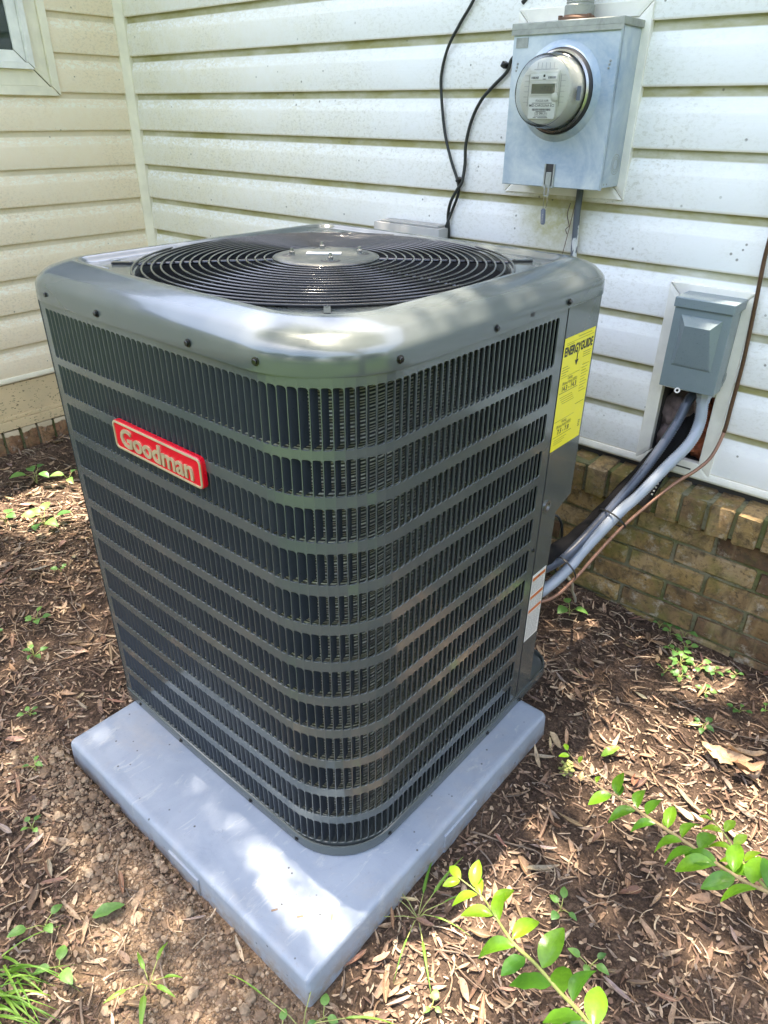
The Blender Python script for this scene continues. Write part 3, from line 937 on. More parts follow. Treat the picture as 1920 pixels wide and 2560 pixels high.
mb = MB(); mb.lathe([(0.009, 0), (0.009, .002), (0.006, .004), (0.0, .0042)], 20, frame_mat((1, 0, 0), (0, 0, 1), (0, -1, 0), (cx + .031, YM - .0045, cz - .012))); mb.build("reset_button", M['meter_body'], met, smooth=40)
mb = MB(); mb.box(cx + .0755, cx + .0762, YF - .058, YF - .040, cz - .018, cz + .010); mb.build("side_label", M['lock'], met)

# pipe and hub on top of the meter box
cp = thing("service_conduit", "rusty threaded hub and grey service pipe rising from the top of the meter box", "conduit", (2.000, -0.065, 1.512))
mb = MB(); mb.lathe([(0.0, 0.0005), (0.046, 0.0005), (0.046, .006), (0.036, .009), (0.034, .012)], 28, Matrix.Translation((2.0, -.065, 1.5125))); mb.build("hub_flange", M['rust'], cp, smooth=40)
mb = MB(); mb.lathe([(0.033, .009), (0.034, .03), (0.0305, .033)] + [(0.030 + .0012 * (i % 2), .034 + i * .0022) for i in range(8)] + [(0.0285, .053), (0.0285, .9)], 28, Matrix.Translation((2.0, -.065, 1.5125))); mb.build("pipe", M['galv_dull'], cp, smooth=40)
mb = MB()
for dx in (-.036, .036): mb.lathe([(0.006, .006), (0.006, .012), (0.0, .013)], 6, Matrix.Translation((2.0 + dx, -.085, 1.5125)))
mb.build("bolt", M['rust'], cp)
mb = MB(); mb.tube(spline([(1.815, -.012, 1.565), (1.850, -.014, 1.60), (1.885, -.018, 1.66), (1.90, -.020, 1.80), (1.89, -.02, 2.19)]), .006, 8)
tag(mb.build("black_cable", M['cable'], smooth=True), "short black cable running behind the top edge of the meter box", "cable")

# seal tag hanging under the latch
lk = thing("meter_seal", "slate grey plastic seal hanging on a wire loop under the meter box", "seal tag", (2.003, -.129, 1.09))
mb = MB(); mb.tube([(2.000, -.131, 1.152), (1.9985, -.131, 1.135), (1.999, -.130, 1.118)], .0006, 6); mb.tube([(2.006, -.131, 1.152), (2.009, -.131, 1.135), (2.0065, -.130, 1.121)], .0006, 6)
mb.build("wire", M['zinc'], lk)
mb = MB()
bm = bmesh.new(); bmesh.ops.create_cube(bm, size=1)
for v in bm.verts: v.co = Vector((v.co.x * .013, v.co.y * .006, v.co.z * .038))
bmesh.ops.bevel(bm, geom=list(bm.edges), offset=.0025, segments=2, affect='EDGES')
mb.from_bm(bm, Matrix.Translation((2.0015, -.130, 1.100)) @ Matrix.Rotation(-.10, 4, 'Y')); bm.free()
mb.build("tag_body", M['lock'], lk, smooth=40)
mb = MB()
for k in range(6): mb.box(1.9998, 2.0035, -.1338, -.1332, 1.104 - k * .0035, 1.106 - k * .0035)
mb.build("print", M['ink_grey'], lk)

# peeling grey pipe below the meter box and a loose wire beside it
mb = MB(); mb.tube([(2.0445, -.030, 1.170), (2.044, -.029, 1.10), (2.050, -.027, .98), (2.056, -.026, .80), (2.06, -.026, .45)], .0085, 14)
tag(mb.build("grey_pipe", M['pvc'], smooth=True), "thin vertical pipe with peeling grey paint below the meter box", "pipe")
mb = MB(); mb.tube(spline([(2.036, -.03, 1.13), (2.030, -.028, 1.09), (2.022, -.026, 1.04), (2.014, -.026, .99), (2.008, -.03, .94)]), .0009, 6)
tag(mb.build("bare_wire", M['rust'], smooth=True), "thin rusty wire hanging beside the grey pipe", "wire")
mb = MB(); mb.tube(spline([(2.018, -.022, 1.125), (2.015, -.026, 1.10), (2.021, -.03, 1.085), (2.024, -.026, 1.07), (2.018, -.03, 1.062), (2.022, -.028, 1.05)]), .0012, 6)
tag(mb.build("dry_tendril", M['twig'], smooth=True), "curled dry tendril clinging under the meter box", "tendril")

# two black cables with clips
ca = [(1.86, -.022, 2.19), (1.80, -.022, 1.86), (1.73, -.022, 1.68), (1.676, -.022, 1.584), (1.633, -.021, 1.531), (1.597, -.020, 1.480), (1.579, -.020, 1.420), (1.582, -.020, 1.368), (1.599, -.020, 1.280), (1.626, -.020, 1.210), (1.654, -.020, 1.154), (1.656, -.018, 1.122), (1.638, -.021, 1.073), (1.628, -.03, 1.034), (1.622, -.03, .994), (1.62, -.03, .90), (1.62, -.03, .80)]
mb = MB(); mb.tube(spline(ca), .0042, 10); tag(mb.build("coaxial_cable", M['cable'], smooth=True), "longer black cable bowing out to the left of the meter box", "cable", "black cables on the siding")
cb = [(1.862, -.030, 1.475), (1.832, -.026, 1.462), (1.803, -.022, 1.448), (1.791, -.022, 1.421), (1.753, -.022, 1.390), (1.718, -.022, 1.358), (1.690, -.021, 1.311), (1.675, -.021, 1.252), (1.676, -.021, 1.202), (1.673, -.027, 1.155), (1.660, -.031, 1.134), (1.640, -.031, 1.100), (1.628, -.024, 1.061), (1.632, -.022, 1.012), (1.634, -.022, .90), (1.634, -.022, .80)]
mb = MB(); mb.tube(spline(cb), .0046, 10); tag(mb.build("coaxial_cable", M['cable'], smooth=True), "black cable curving from the meter box edge down to the clip", "cable", "black cables on the siding")
def clip(x, z, rot, label):
    b = MB(); bm = bmesh.new(); bmesh.ops.create_cube(bm, size=1)
    for v in bm.verts: v.co = Vector((v.co.x * .014, v.co.y * .018, v.co.z * .014))
    bmesh.ops.bevel(bm, geom=list(bm.edges), offset=.002, segments=1, affect='EDGES')
    M4 = Matrix.Translation((x, -.024, z)) @ Matrix.Rotation(rot, 4, 'Y')
    b.from_bm(bm, M4); bm.free()
    b.lathe([(.004, 0), (.004, .003), (.001, .004)], 8, M4 @ frame_mat((1, 0, 0), (0, 0, 1), (0, -1, 0), (0, -.009, 0)))
    tag(b.build("cable_clip", M['tie']), label, "cable clip", "clips holding the black cables")
clip(1.784, 1.436, .5, "square black cable clip at the left edge of the meter box")
clip(1.661, 1.160, .4, "square black cable clip where the two cables cross")

# grey box on the wall behind the unit
gb = thing("wall_junction_box", "faded grey plastic box on the siding behind the condenser", "junction box", (1.50, -.03, .88))
mb = MB(); mb.bevel_box(1.375, 1.632, -.072, -.016, .86, 1.030, .004); mb.build("body", M['grey_box'], gb, smooth=40)
mb = MB(); mb.bevel_box(1.398, 1.622, -.066, -.016, 1.0305, 1.0365, .002); mb.build("lid_lip", M['grey_box'], gb)

# ------------------------------------------------------------------ disconnect box
db = thing("disconnect_box", "small grey enamelled disconnect box with a raised pyramid cover", "electrical box", (2.430, -.05, .733))
DX0, DX1, DZ0, DZ1, DY = 2.366, 2.500, .733, .953, -.100
mb = MB(); mb.bevel_box(DX0 + .004, DX1 - .004, DY + .006, -.0165, DZ0 + .003, DZ1 - .004, .003); mb.build("enclosure", M['paint_grey'], db, smooth=40)
mb = MB()
fx0, fx1, fz0, fz1 = DX0, DX1, DZ0, DZ1 - .024
mb.bevel_box(fx0, fx1, DY, DY + .005, fz0, fz1, .0015)
mb.box(fx0, fx0 + .002, DY + .004, DY + .05, fz0 + .002, fz1); mb.box(fx1 - .002, fx1, DY + .004, DY + .05, fz0 + .002, fz1)
A = [(2.385, .79), (2.481, .79), (2.481, .913), (2.385, .913)]
B_ = [(2.393, .797), (2.473, .797), (2.462, .892), (2.404, .892)]
la = [(x, DY - .0002, z) for x, z in A]; lb = [(x, DY - .0025, z) for x, z in [(2.387, .792), (2.479, .792), (2.479, .911), (2.387, .911)]]
lc = [(x, DY - (.004 if z < .85 else .019), z) for x, z in B_]
mb.rings([la, lb, lc]); mb.add(lc, [(0, 1, 2, 3)])
mb.build("door", M['paint_grey'], db)
mb = MB(); mb.bevel_box(DX0 - .002, DX1 + .003, DY - .006, -.0165, DZ1 - .0235, DZ1, .002); mb.build("hood", M['paint_grey'], db)
mb = MB(); mb.lathe([(.007, 0), (.007, .0022), (.0036, .0022), (.0036, 0)], 16, frame_mat((1, 0, 0), (0, .3, .95), (0, -.95, .3), (2.415, DY - .002, DZ0 - .003))); mb.build("padlock_tab", M['label_white'], db)
mb = MB()
for r in (.009, .013): mb.lathe([(r - .0006, 0), (r - .0006, .0006), (r + .0006, .0006), (r + .0006, 0)], 24, frame_mat((0, 1, 0), (0, 0, 1), (1, 0, 0), (DX1 - .0001, -.04, .765)))
mb.build("knockout", M['paint_grey'], db)

# conduits, refrigerant line, copper pipe
def ribbed(pts, r, n=14, pitch=.0056, amp=.0008):
    P = spline(pts, 10)
    # resample
    L = [0]
    for a, b in zip(P, P[1:]): L.append(L[-1] + (b - a).length)
    tot = L[-1]; out = []; rad = []; i = 0; s = 0.0; k = 0
    while s < tot:
        while L[i + 1] < s: i += 1
        t = (s - L[i]) / max(1e-9, L[i + 1] - L[i])
        out.append(P[i].lerp(P[i + 1], t)); rad.append(r + (amp if k % 2 else -amp)); s += pitch / 2; k += 1
    b = MB(); b.tube(out, r, n, radii=rad)
    return b
lc_ = thing("flexible_conduit", "light grey ribbed conduit sagging from the disconnect box to the condenser", "conduit", (2.468, -.055, .73), "conduits feeding the condenser")
ribbed([(2.466, -.052, .722), (2.468, -.055, .701), (2.474, -.06, .643), (2.469, -.09, .596), (2.441, -.14, .539), (2.408, -.205, .470), (2.385, -.25, .431), (2.347, -.34, .347), (2.336, -.385, .312), (2.319, -.45, .279), (2.300, -.51, .268), (2.24, -.58, .265)], .0142).build("jacket", M['conduit_light'], lc_, smooth=True)
mb = MB(); mb.lathe([(.020, 0), (.020, .018), (.0175, .022), (.017, .034), (.015, .036)], 8, Matrix.Translation((2.467, -.053, .7335)) @ Matrix.Rotation(PI, 4, 'X')); mb.build("connector", M['conduit_light'], lc_)
dc_ = thing("flexible_conduit", "slate blue ribbed conduit running from the wall opening to the condenser", "conduit", (2.428, -.02, .70), "conduits feeding the condenser")
ribbed([(2.432, .02, .715), (2.428, -.035, .689), (2.421, -.07, .631), (2.405, -.125, .560), (2.386, -.18, .498), (2.360, -.235, .433), (2.341, -.30, .384), (2.325, -.38, .344), (2.310, -.44, .331), (2.290, -.50, .331), (2.23, -.56, .335)], .0122).build("jacket", M['conduit_dark'], dc_, smooth=True)
mb = MB(); pts = spline([(2.42, .05, .60), (2.407, .0, .571), (2.381, -.060, .506), (2.342, -.145, .421), (2.320, -.235, .370), (2.304, -.325, .342), (2.290, -.42, .340), (2.275, -.49, .343), (2.20, -.56, .345)], 8)
mb.tube(pts, .022, 14, radii=[.025 + .0012 * math.sin(i * .9) for i in range(len(pts))])
tag(mb.build("insulated_line", M['foam_black'], smooth=True), "black foam insulated refrigerant line behind the two conduits", "pipe")
st = thing("pipe_stub", "cut black insulated hose stub hanging over the brick ledge", "hose", (2.40, -.08, .44))
mb = MB(); mb.tube(spline([(2.425, .055, .63), (2.423, .01, .588), (2.412, -.050, .508), (2.404, -.090, .455), (2.394, -.122, .400)]), .0165, 14, cap=False); mb.build("sleeve", M['foam_black'], st, smooth=True)
mb = MB(); mb.tube([(2.412, -.05, .508), (2.394, -.121, .402)], .011, 12); mb.build("core", M['black_int'], st, smooth=True)
mb = MB()
for k in range(9):
    a, b = Vector((2.424, -.066, .512)), Vector((2.412, -.113, .430))
    p = a.lerp(b, k / 9) ; mb.box(p.x - .002, p.x + .003, p.y - .0065, p.y - .006, p.z - .002, p.z + .0025)
mb.build("print", M['label_white'], st)
cu1 = thing("copper_line", "bare copper tube that drops down the siding, brown above and bright at the bend", "copper pipe", (2.52, -.022, .70))
P1 = [(2.50, -.026, 2.19), (2.502, -.026, 1.70), (2.507, -.026, 1.30), (2.515, -.024, 1.119), (2.516, -.024, 1.043), (2.522, -.024, .945), (2.529, -.024, .812), (2.529, -.024, .699), (2.530, -.032, .627)]
P2 = [(2.530, -.032, .627), (2.523, -.060, .568), (2.502, -.090, .532), (2.471, -.130, .500), (2.437, -.192, .453), (2.401, -.268, .394), (2.379, -.335, .343), (2.361, -.415, .294), (2.335, -.495, .262), (2.25, -.58, .25)]
full = spline(P1 + P2[1:], 8); cut = 8 * 8 + 1
mb = MB(); mb.tube(full[:cut], .0048, 10); mb.build("riser", M['brown_pipe'], cu1, smooth=True)
mb = MB(); mb.tube(full[cut - 1:], .0044, 10); mb.build("bend", M['copper'], cu1, smooth=True)
def tie(c, d, ru, rv, roll, label):
    d = Vector(d).normalized(); u = d.cross(Vector((0, 0, 1))).normalized(); v = d.cross(u)
    u, v = u * math.cos(roll) + v * math.sin(roll), v * math.cos(roll) - u * math.sin(roll)
    b = MB(); loops = []
    n = 28
    for k in range(n + 1):
        q = 2 * PI * k / n; e = 2.6
        cc, ss = math.cos(q), math.sin(q)
        rr = (abs(cc) ** e + abs(ss) ** e) ** (-1 / e)
        p = Vector(c) + u * ru * cc * rr + v * rv * ss * rr
        o = (u * cc / ru + v * ss / rv).normalized()
        loops.append([tuple(p - d * .0022), tuple(p + d * .0022), tuple(p + d * .0022 + o * .0014), tuple(p - d * .0022 + o * .0014)])
    b.rings(loops, closed=True)
    p = Vector(c) + u * ru * 1.0
    b.box(p.x - .004, p.x + .004, p.y - .004, p.y + .004, p.z - .004, p.z + .004)
    b.tube([p, p + u * .004 + d * .016 + Vector((0, 0, .004))], .0011, 5)
    tag(b.build("cable_tie", M['tie'], smooth=30), label, "cable tie", "ties round the line set")
tie((2.370, -.252, .408), (-.27, -.66, -.56), .048, .030, .35, "upper black cable tie binding conduits and copper over the brick wall")
tie((2.330, -.415, .312), (-.25, -.75, -.35), .050, .036, .9, "lower black cable tie binding conduits next to the condenser")
mb = MB(); mb.tube(spline([(2.205, -.30, .36), (2.222, -.29, .378), (2.239, -.28, .365), (2.252, -.28, .322), (2.250, -.29, .27), (2.246, -.30, .22)]), .0035, 8)
tag(mb.build("control_wire", M['cable'], smooth=True), "thin black control wire looping behind the condenser against the brick", "wire")
mb = MB(); mb.tube(spline([(2.30, -.37, .28), (2.31, -.30, .20), (2.275, -.20, .10), (2.262, -.135, .03), (2.256, -.12, -.002), (2.235, -.13, -.008), (2.215, -.15, -.004)]), .0042, 8)
tag(mb.build("cord_end", M['beige'], smooth=True), "loose beige cord end curling on the soil by the brick wall", "cord")

# ------------------------------------------------------------------ condenser pad
pad = thing("equipment_pad", "blue grey plastic pad with a rounded rim lying on the soil under the condenser", "equipment pad", (2.03, -1.03, -.06))
def rrect(x0, x1, y0, y1, r, z, n=6):
    out = []
    for (cx_, cy_, a) in ((x1 - r, y1 - r, 0), (x0 + r, y1 - r, PI / 2), (x0 + r, y0 + r, PI), (x1 - r, y0 + r, 1.5 * PI)):
        for k in range(n + 1):
            q = a + PI / 2 * k / n
            out.append((cx_ + r * math.cos(q), cy_ + r * math.sin(q), z))
    return out
mb = MB()
px0, px1, py0, py1 = PAD
zt = .035
L = []
for ins, z, r in ((-.003, -.06, .009), (0.0, .024, .010), (.001, .0295, .011), (.0035, .0335, .012), (.0075, .0352, .013), (.016, .0356, .013), (.021, .0349, .012), (.05, .0348, .012)):
    L.append(rrect(px0 + ins, px1 - ins, py0 + ins, py1 - ins, r, z))
mb.rings(L)
mb.add(L[-1], [tuple(range(len(L[-1])))])
mb.build("slab", M['pad'], pad, smooth=35)
mb = MB(); mb.bevel_box(2.03, 2.13, py0 - .005, py0 + .004, -.052, .010, .002); mb.build("side_tab", M['pad'], pad)
mb = MB(); mb.bevel_box(px1 - .004, px1 + .005, -1.05, -.93, -.05, .012, .002); mb.build("side_tab", M['pad'], pad)
mb = MB()
for (x, y) in ((2.09, -1.36), (2.30, -1.36)): mb.lathe([(.008, 0), (.007, .0008), (.003, .0005), (0, .0003)], 14, Matrix.Translation((x, y, .0347)))
mb.build("mould_mark", M['pad'], pad)

# ------------------------------------------------------------------ condenser
UC = Vector((1.9565, -.865, .035))
unit = thing("air_conditioner", "dark grey louvered condenser unit with a round fan grille and a red name badge", "air conditioner", UC)
BOW = 0.006
def bowed(x, y, half):
    return x * (1 + BOW / half * (1 - min(1, (y / half) ** 2))), y * (1 + BOW / half * (1 - min(1, (x / half) ** 2)))
def outline(half, rr, z, n=10, m=8):
    """rounded square, counter-clockwise from the right side; rr = corner radii (right-back, left-back, left-front, right-front)"""
    out = []
    cs = [(1, 1, 0), (-1, 1, PI / 2), (-1, -1, PI), (1, -1, 1.5 * PI)]
    pts = []
    for (sx, sy, a), r in zip(cs, rr):
        for k in range(n + 1):
            q = a + PI / 2 * k / n
            pts.append((sx * (half - r) + r * math.cos(q), sy * (half - r) + r * math.sin(q)))
        # straight run to the next corner
        i = cs.index((sx, sy, a)); (tx, ty, b), r2 = cs[(i + 1) % 4], rr[(i + 1) % 4]
        e = (tx * (half - r2) + r2 * math.cos(b), ty * (half - r2) + r2 * math.sin(b)); p = pts[-1]
        for k in range(1, m):
            pts.append((p[0] + (e[0] - p[0]) * k / m, p[1] + (e[1] - p[1]) * k / m))
    for x, y in pts:
        x, y = bowed(x, y, half)
        out.append((UC.x + x, UC.y + y, z))
    return out
H = 0.400
RR = (.05, .05, .055, .14)
# path along the louvred wrap: front side from the left seam, round the front right corner, to the right seam
def wrap_raw(s):
    a = -.352; r = .14; L1 = (H - r) - a; L2 = r * PI / 2
    if s < L1: return (a + s, -H)
    if s < L1 + L2:
        q = -PI / 2 + (s - L1) / r
        return (H - r + r * math.cos(q), -(H - r) + r * math.sin(q))
    return (H, -(H - r) + (s - L1 - L2))
WRAP_LEN = (H - .14) + .352 + .14 * PI / 2 + (.215 + (H - .14))
def wrap(s, off=0.0):
    x, y = bowed(*wrap_raw(s), H); x2, y2 = bowed(*wrap_raw(s + .002), H); x1, y1 = bowed(*wrap_raw(s - .002), H)
    t = Vector((x2 - x1, y2 - y1, 0)).normalized(); nrm = Vector((t.y, -t.x, 0))
    return Vector((UC.x + x, UC.y + y, 0)) + nrm * off, t, nrm

ROWS = [(1.0095, .9180)] + [(.9039 - k * .0780, .9039 - k * .0780 - .0592) for k in range(11)]
S0, S1 = .022, WRAP_LEN - .030
NC = 82
CP = (S1 - S0) / NC
ZT, ZB = 1.032, .050
panel = MB()
def W(s, z, off=0.0):
    p = wrap(s, off)[0]; return (p.x, p.y, z)
SS = [S0 + CP * i for i in range(NC + 1)]
def strip(sa, sb, z0, z1, n=1):
    for i in range(n):
        a = sa + (sb - sa) * i / n; b = sa + (sb - sa) * (i + 1) / n
        panel.add([W(a, z0), W(b, z0), W(b, z1), W(a, z1)], [(0, 1, 2, 3)])
strip(0, S0, ZB, ZT); strip(S1, WRAP_LEN, ZB, ZT)
zs = [ZT]
for a, b in ROWS: zs += [a + .001, b - .001]
zs.append(ZB)
for i in range(0, len(zs), 2):
    for j in range(NC): strip(SS[j], SS[j + 1], zs[i + 1], zs[i])
def slot_loop(sa, sb, z0, z1, rl, r):
    pts = []
    for (cs, cz_, a, rad) in ((sb - r, z1 - r, 0, r), (sa + rl, z1 - rl, PI / 2, rl), (sa + rl, z0 + rl, PI, rl), (sb - r, z0 + r, 1.5 * PI, r)):
        for k in range(4):
            q = a + PI / 2 * k / 3
            pts.append((cs + rad * math.cos(q), cz_ + rad * math.sin(q)))
    return pts
for (zt_, zb_) in ROWS:
    for j in range(NC):
        a, b = SS[j], SS[j + 1]
        z0, z1_ = zb_ - .001, zt_ + .001
        lo = slot_loop(a + .0006, b - .0007, zb_, zt_, .0022, .0058)
        li = slot_loop(a + .0008, b - .0010, zb_ + .0005, zt_ - .0005, .0018, .0053)
        outer = []
        for k, (s, z) in enumerate(lo):
            g, kk = k // 4, k % 4
            co = ((b, z1_), (a, z1_), (a, z0), (b, z0))[g]
            if kk in (1, 2): outer.append(co)
            elif (g + (0 if kk == 0 else 1)) % 2 == 0: outer.append((co[0], z))
            else: outer.append((s, co[1]))
        vs = [W(s, z) for s, z in outer] + [W(s, z) for s, z in lo] + [W(s, z, -.0009) for s, z in li] + [W(s, z, -.0030) for s, z in li]
        n = 16
        fs = []
        for k in range(n):
            k2 = (k + 1) % n
            for q in range(3): fs.append((q * n + k, q * n + k2, (q + 1) * n + k2, (q + 1) * n + k))
        panel.add(vs, fs)
cab = panel.build("louvered_panel", M['unit'], unit, smooth=38)

# louvre vanes: hinged at the left of every slot, turned inwards
def vane_mesh(h):
    b = MB()
    sec = [(0.0000, .0004), (.0008, .0020), (.0020, .0050), (.0036, .0080), (.0056, .0110), (.0080, .0138)]
    nz = 5
    loops = []
    for i, (t, d) in enumerate(sec):
        sh = 0.0006 + .0022 * (i / (len(sec) - 1)) ** 2 * 1.6
        zz = [sh + (h - 2 * sh) * k / (nz - 1) for k in range(nz)]
        loops.append([(t, d, z) for z in zz])
    b.rings(loops, closed=False)
    back = [[(t + .0006, d - .0004, z) for (t, d, z) in L] for L in loops]
    b.rings(back[::-1], closed=False)
    b.rings([loops[-1], back[-1]], closed=False)
    return b
V_tall = vane_mesh(ROWS[0][0] - ROWS[0][1] - .0012).mesh("louver", M['vane'], smooth=60)
V_std = vane_mesh(ROWS[1][0] - ROWS[1][1] - .0012).mesh("louver", M['vane'], smooth=60)
rest = MB()
cand = []
camp = cam.matrix_world.translation
for r, (zt_, zb_) in enumerate(ROWS):
    for j in range(NC):
        p, t, nrm = wrap(SS[j] + .0008)
        p = Vector((p.x, p.y, zb_ + .0006))
        mid = p + Vector((0, 0, (zt_ - zb_) / 2))
        v = camp - mid; d = v.length
        pn = (t * .0135 + (-nrm) * .0128)
        area = abs(pn.cross(Vector((0, 0, zt_ - zb_))).dot(v / d)) / d ** 2
        if v.dot(nrm) < 0: area = 0
        vis = abs(t.cross(Vector((0, 0, 1))).dot(v / d))
        cand.append((-(area * (.3 + vis)), r, j, frame_mat(t, -nrm, (0, 0, 1), p)))
cand.sort(key=lambda q: q[0])
for i, (_, r, j, M4) in enumerate(cand):
    me = V_tall if r == 0 else V_std
    if i < 300:
        inst(me, "louver", unit, M4)
    else:
        rest.add([tuple(M4 @ v.co) for v in me.vertices], [tuple(p.vertices) for p in me.polygons])
ro = rest.build("louver_field", M['vane'], unit, smooth=60); ro["kind"] = "stuff"

# coil behind the louvres, base pan, rear, cap
mb = MB()
loops = []
nzc = 190
for i in range(nzc + 1):
    z = .075 + (1.0 - .075) * i / nzc
    d = -.040 + (.0022 * math.cos(2 * PI * (z / .0212)))
    loops.append([W(.005 + (WRAP_LEN - .01) * k / 60, z, d) for k in range(61)])
mb.rings(loops, closed=False)
mb.build("coil", M['coil'], unit, smooth=True)
RB = (.06, .06, .07, .13)
mb = MB()
HB = .404
def base_loop(h, z): return outline(h, tuple(max(.02, r + h - HB) for r in RB), z)
mb.rings([base_loop(HB - .03, .0365), base_loop(HB - .006, .036), base_loop(HB, .038), base_loop(HB + .0005, .043), base_loop(HB, .060), base_loop(HB - .0008, .063), base_loop(HB - .003, .0635), base_loop(HB - .0045, .0625), base_loop(HB - .006, .052), base_loop(HB - .05, .050), base_loop(HB - .10, .054)])
bl = base_loop(HB - .10, .054); mb.add(bl, [tuple(range(len(bl)))])
mb.build("base_pan", M['unit'], unit, smooth=40)
# left corner post and plain back sheets
full_o = outline(H - .001, RR, 0)
mb = MB()
bl0 = [p for p in full_o]
def sub(z): return [(x, y, z) for x, y, _ in bl0]
keep = []
for k in range(len(bl0)):
    x, y = bl0[k][0] - UC.x, bl0[k][1] - UC.y
    keep.append((y > .30 and x < .34) or (x < -.345))
k0 = next(k for k in range(len(bl0)) if keep[k] and not keep[k - 1])
seq = []
k = k0
while keep[k % len(bl0)] and len(seq) < len(bl0): seq.append(k % len(bl0)); k += 1
mb.rings([[(bl0[q][0], bl0[q][1], z) for q in seq] for z in (.052, .35, .7, 1.032)], closed=False)
mb.build("rear_panel", M['unit'], unit, smooth=40)
# service corner on the right: a folded sheet, wider above, with a notched lower edge
mb = MB()
XR = UC.x + H + .004
poly = [(-.6485, 1.030), (-.515, 1.030), (-.515, .585), (-.578, .563), (-.584, .052), (-.6485, .052)]
def sheet(x): return [(x, y, z) for y, z in poly]
mb.add(sheet(XR), [(0, 5, 4, 3, 2, 1)][0:0] or [(5, 4, 3, 2, 1, 0)])
mb.add(sheet(XR - .0016), [(0, 1, 2, 3, 4, 5)])
n = len(poly)
mb.add(sheet(XR) + sheet(XR - .0016), [(k, (k + 1) % n, n + (k + 1) % n, n + k) for k in range(n)])
mb.build("service_panel", M['unit'], unit)
mb = MB()
mb.box(XR - .012, XR - .0018, -.518, -.5155, .585, 1.028); mb.box(XR - .16, XR - .012, -.505, -.502, .585, 1.028)
mb.box(XR - .03, XR - .0018, -.600, -.5965, .055, .580); mb.box(XR - .20, XR - .03, -.575, -.572, .055, .60)
mb.box(XR - .20, XR - .012, -.575, -.502, .584, .587)
mb.build("valve_recess", M['unit'], unit)
mb = MB(); mb.box(XR - .0012, XR + .0012, -.6505, -.6487, .06, 1.03); mb.build("seam", M['black_int'], unit)
mb = MB(); p, t, nrm = wrap(0.0015)
mb.tube([(p.x, p.y, .06), (p.x, p.y, 1.03)], .0011, 6); mb.build("seam", M['black_int'], unit)
# inside walls so that daylight does not run through the cabinet
mb = MB(); mb.rings([[(UC.x + (x - UC.x) * .80, UC.y + (y - UC.y) * .80, z) for x, y, _ in full_o] for z in (.06, .98)]); mb.build("inner_liner", M['black_int'], unit)

# cap: stamped top with a rolled rim, recessed deck and round opening
CR = (.075, .085, .085, .160)
def cap_loop(ins, z, extra=0.0):
    h = .4055 - ins
    return outline(h, tuple(max(.03, r - ins * .7 + extra) for r in CR), z)
mb = MB()
deckz = 1.0765
Lp = [cap_loop(.0025, 1.0245), cap_loop(-.0008, 1.0235), cap_loop(-.001, 1.026), cap_loop(-.0004, 1.040), cap_loop(.0004, 1.0490), cap_loop(.0020, 1.0545), cap_loop(.0050, 1.0590), cap_loop(.0095, 1.0635), cap_loop(.0150, 1.0688), cap_loop(.0190, 1.0722), cap_loop(.0240, 1.0752), cap_loop(.0310, 1.0780), cap_loop(.0420, 1.0818), cap_loop(.0540, 1.0854), cap_loop(.0620, 1.0872), cap_loop(.0680, 1.0876),
      cap_loop(.0720, 1.0868), cap_loop(.0750, 1.0848), cap_loop(.0778, 1.0815), cap_loop(.0810, 1.0788), cap_loop(.0860, 1.0772)]
ro_ = Lp[-1]
RO = .351
def towards(t, z, r):
    out = []
    for x, y, _ in ro_:
        dx, dy = x - UC.x, y - UC.y; d = math.hypot(dx, dy); rd = min(r, d)
        k = (d + (r - d) * t) / d if d > r else 1 + (r / d - 1) * t
        out.append((UC.x + dx * k, UC.y + dy * k, z))
    return out
for t, z in ((.35, deckz), (.7, deckz), (1.0, deckz)): Lp.append(towards(t, z, RO))
for r, z in ((RO - .003, deckz - .002), (RO - .0045, deckz - .008), (RO - .005, deckz - .05)):
    Lp.append([(UC.x + (x - UC.x) / math.hypot(x - UC.x, y - UC.y) * r, UC.y + (y - UC.y) / math.hypot(x - UC.x, y - UC.y) * r, z) for x, y, _ in ro_])
mb.rings(Lp)
cap = mb.build("top_cap", M['unit'], unit, smooth=50)
mb = MB()      # stamped crescents beside the strut feet
for a in (-PI / 4, PI / 4, 3 * PI / 4, -3 * PI / 4):
    for s in (-1, 1):
        c0 = Vector((UC.x + .405 * math.cos(a + s * .10), UC.y + .405 * math.sin(a + s * .10), deckz - .0005))
        mb.lathe([(.011, 0), (.010, .0018), (.0075, .003), (.005, .0022), (0, .0012)], 16, Matrix.Translation(c0) @ Matrix.Rotation(a, 4, 'Z') @ Matrix.Diagonal((1.0, .7, 1, 1)))
mb.build("stamped_boss", M['unit'], unit, smooth=True)
mb = MB(); mb.lathe([(.341, -.02), (.333, -.10), (.320, -.13)], 72, Matrix.Translation((UC.x, UC.y, deckz)))
mb.build("fan_shroud", M['black_int'], unit, smooth=True)

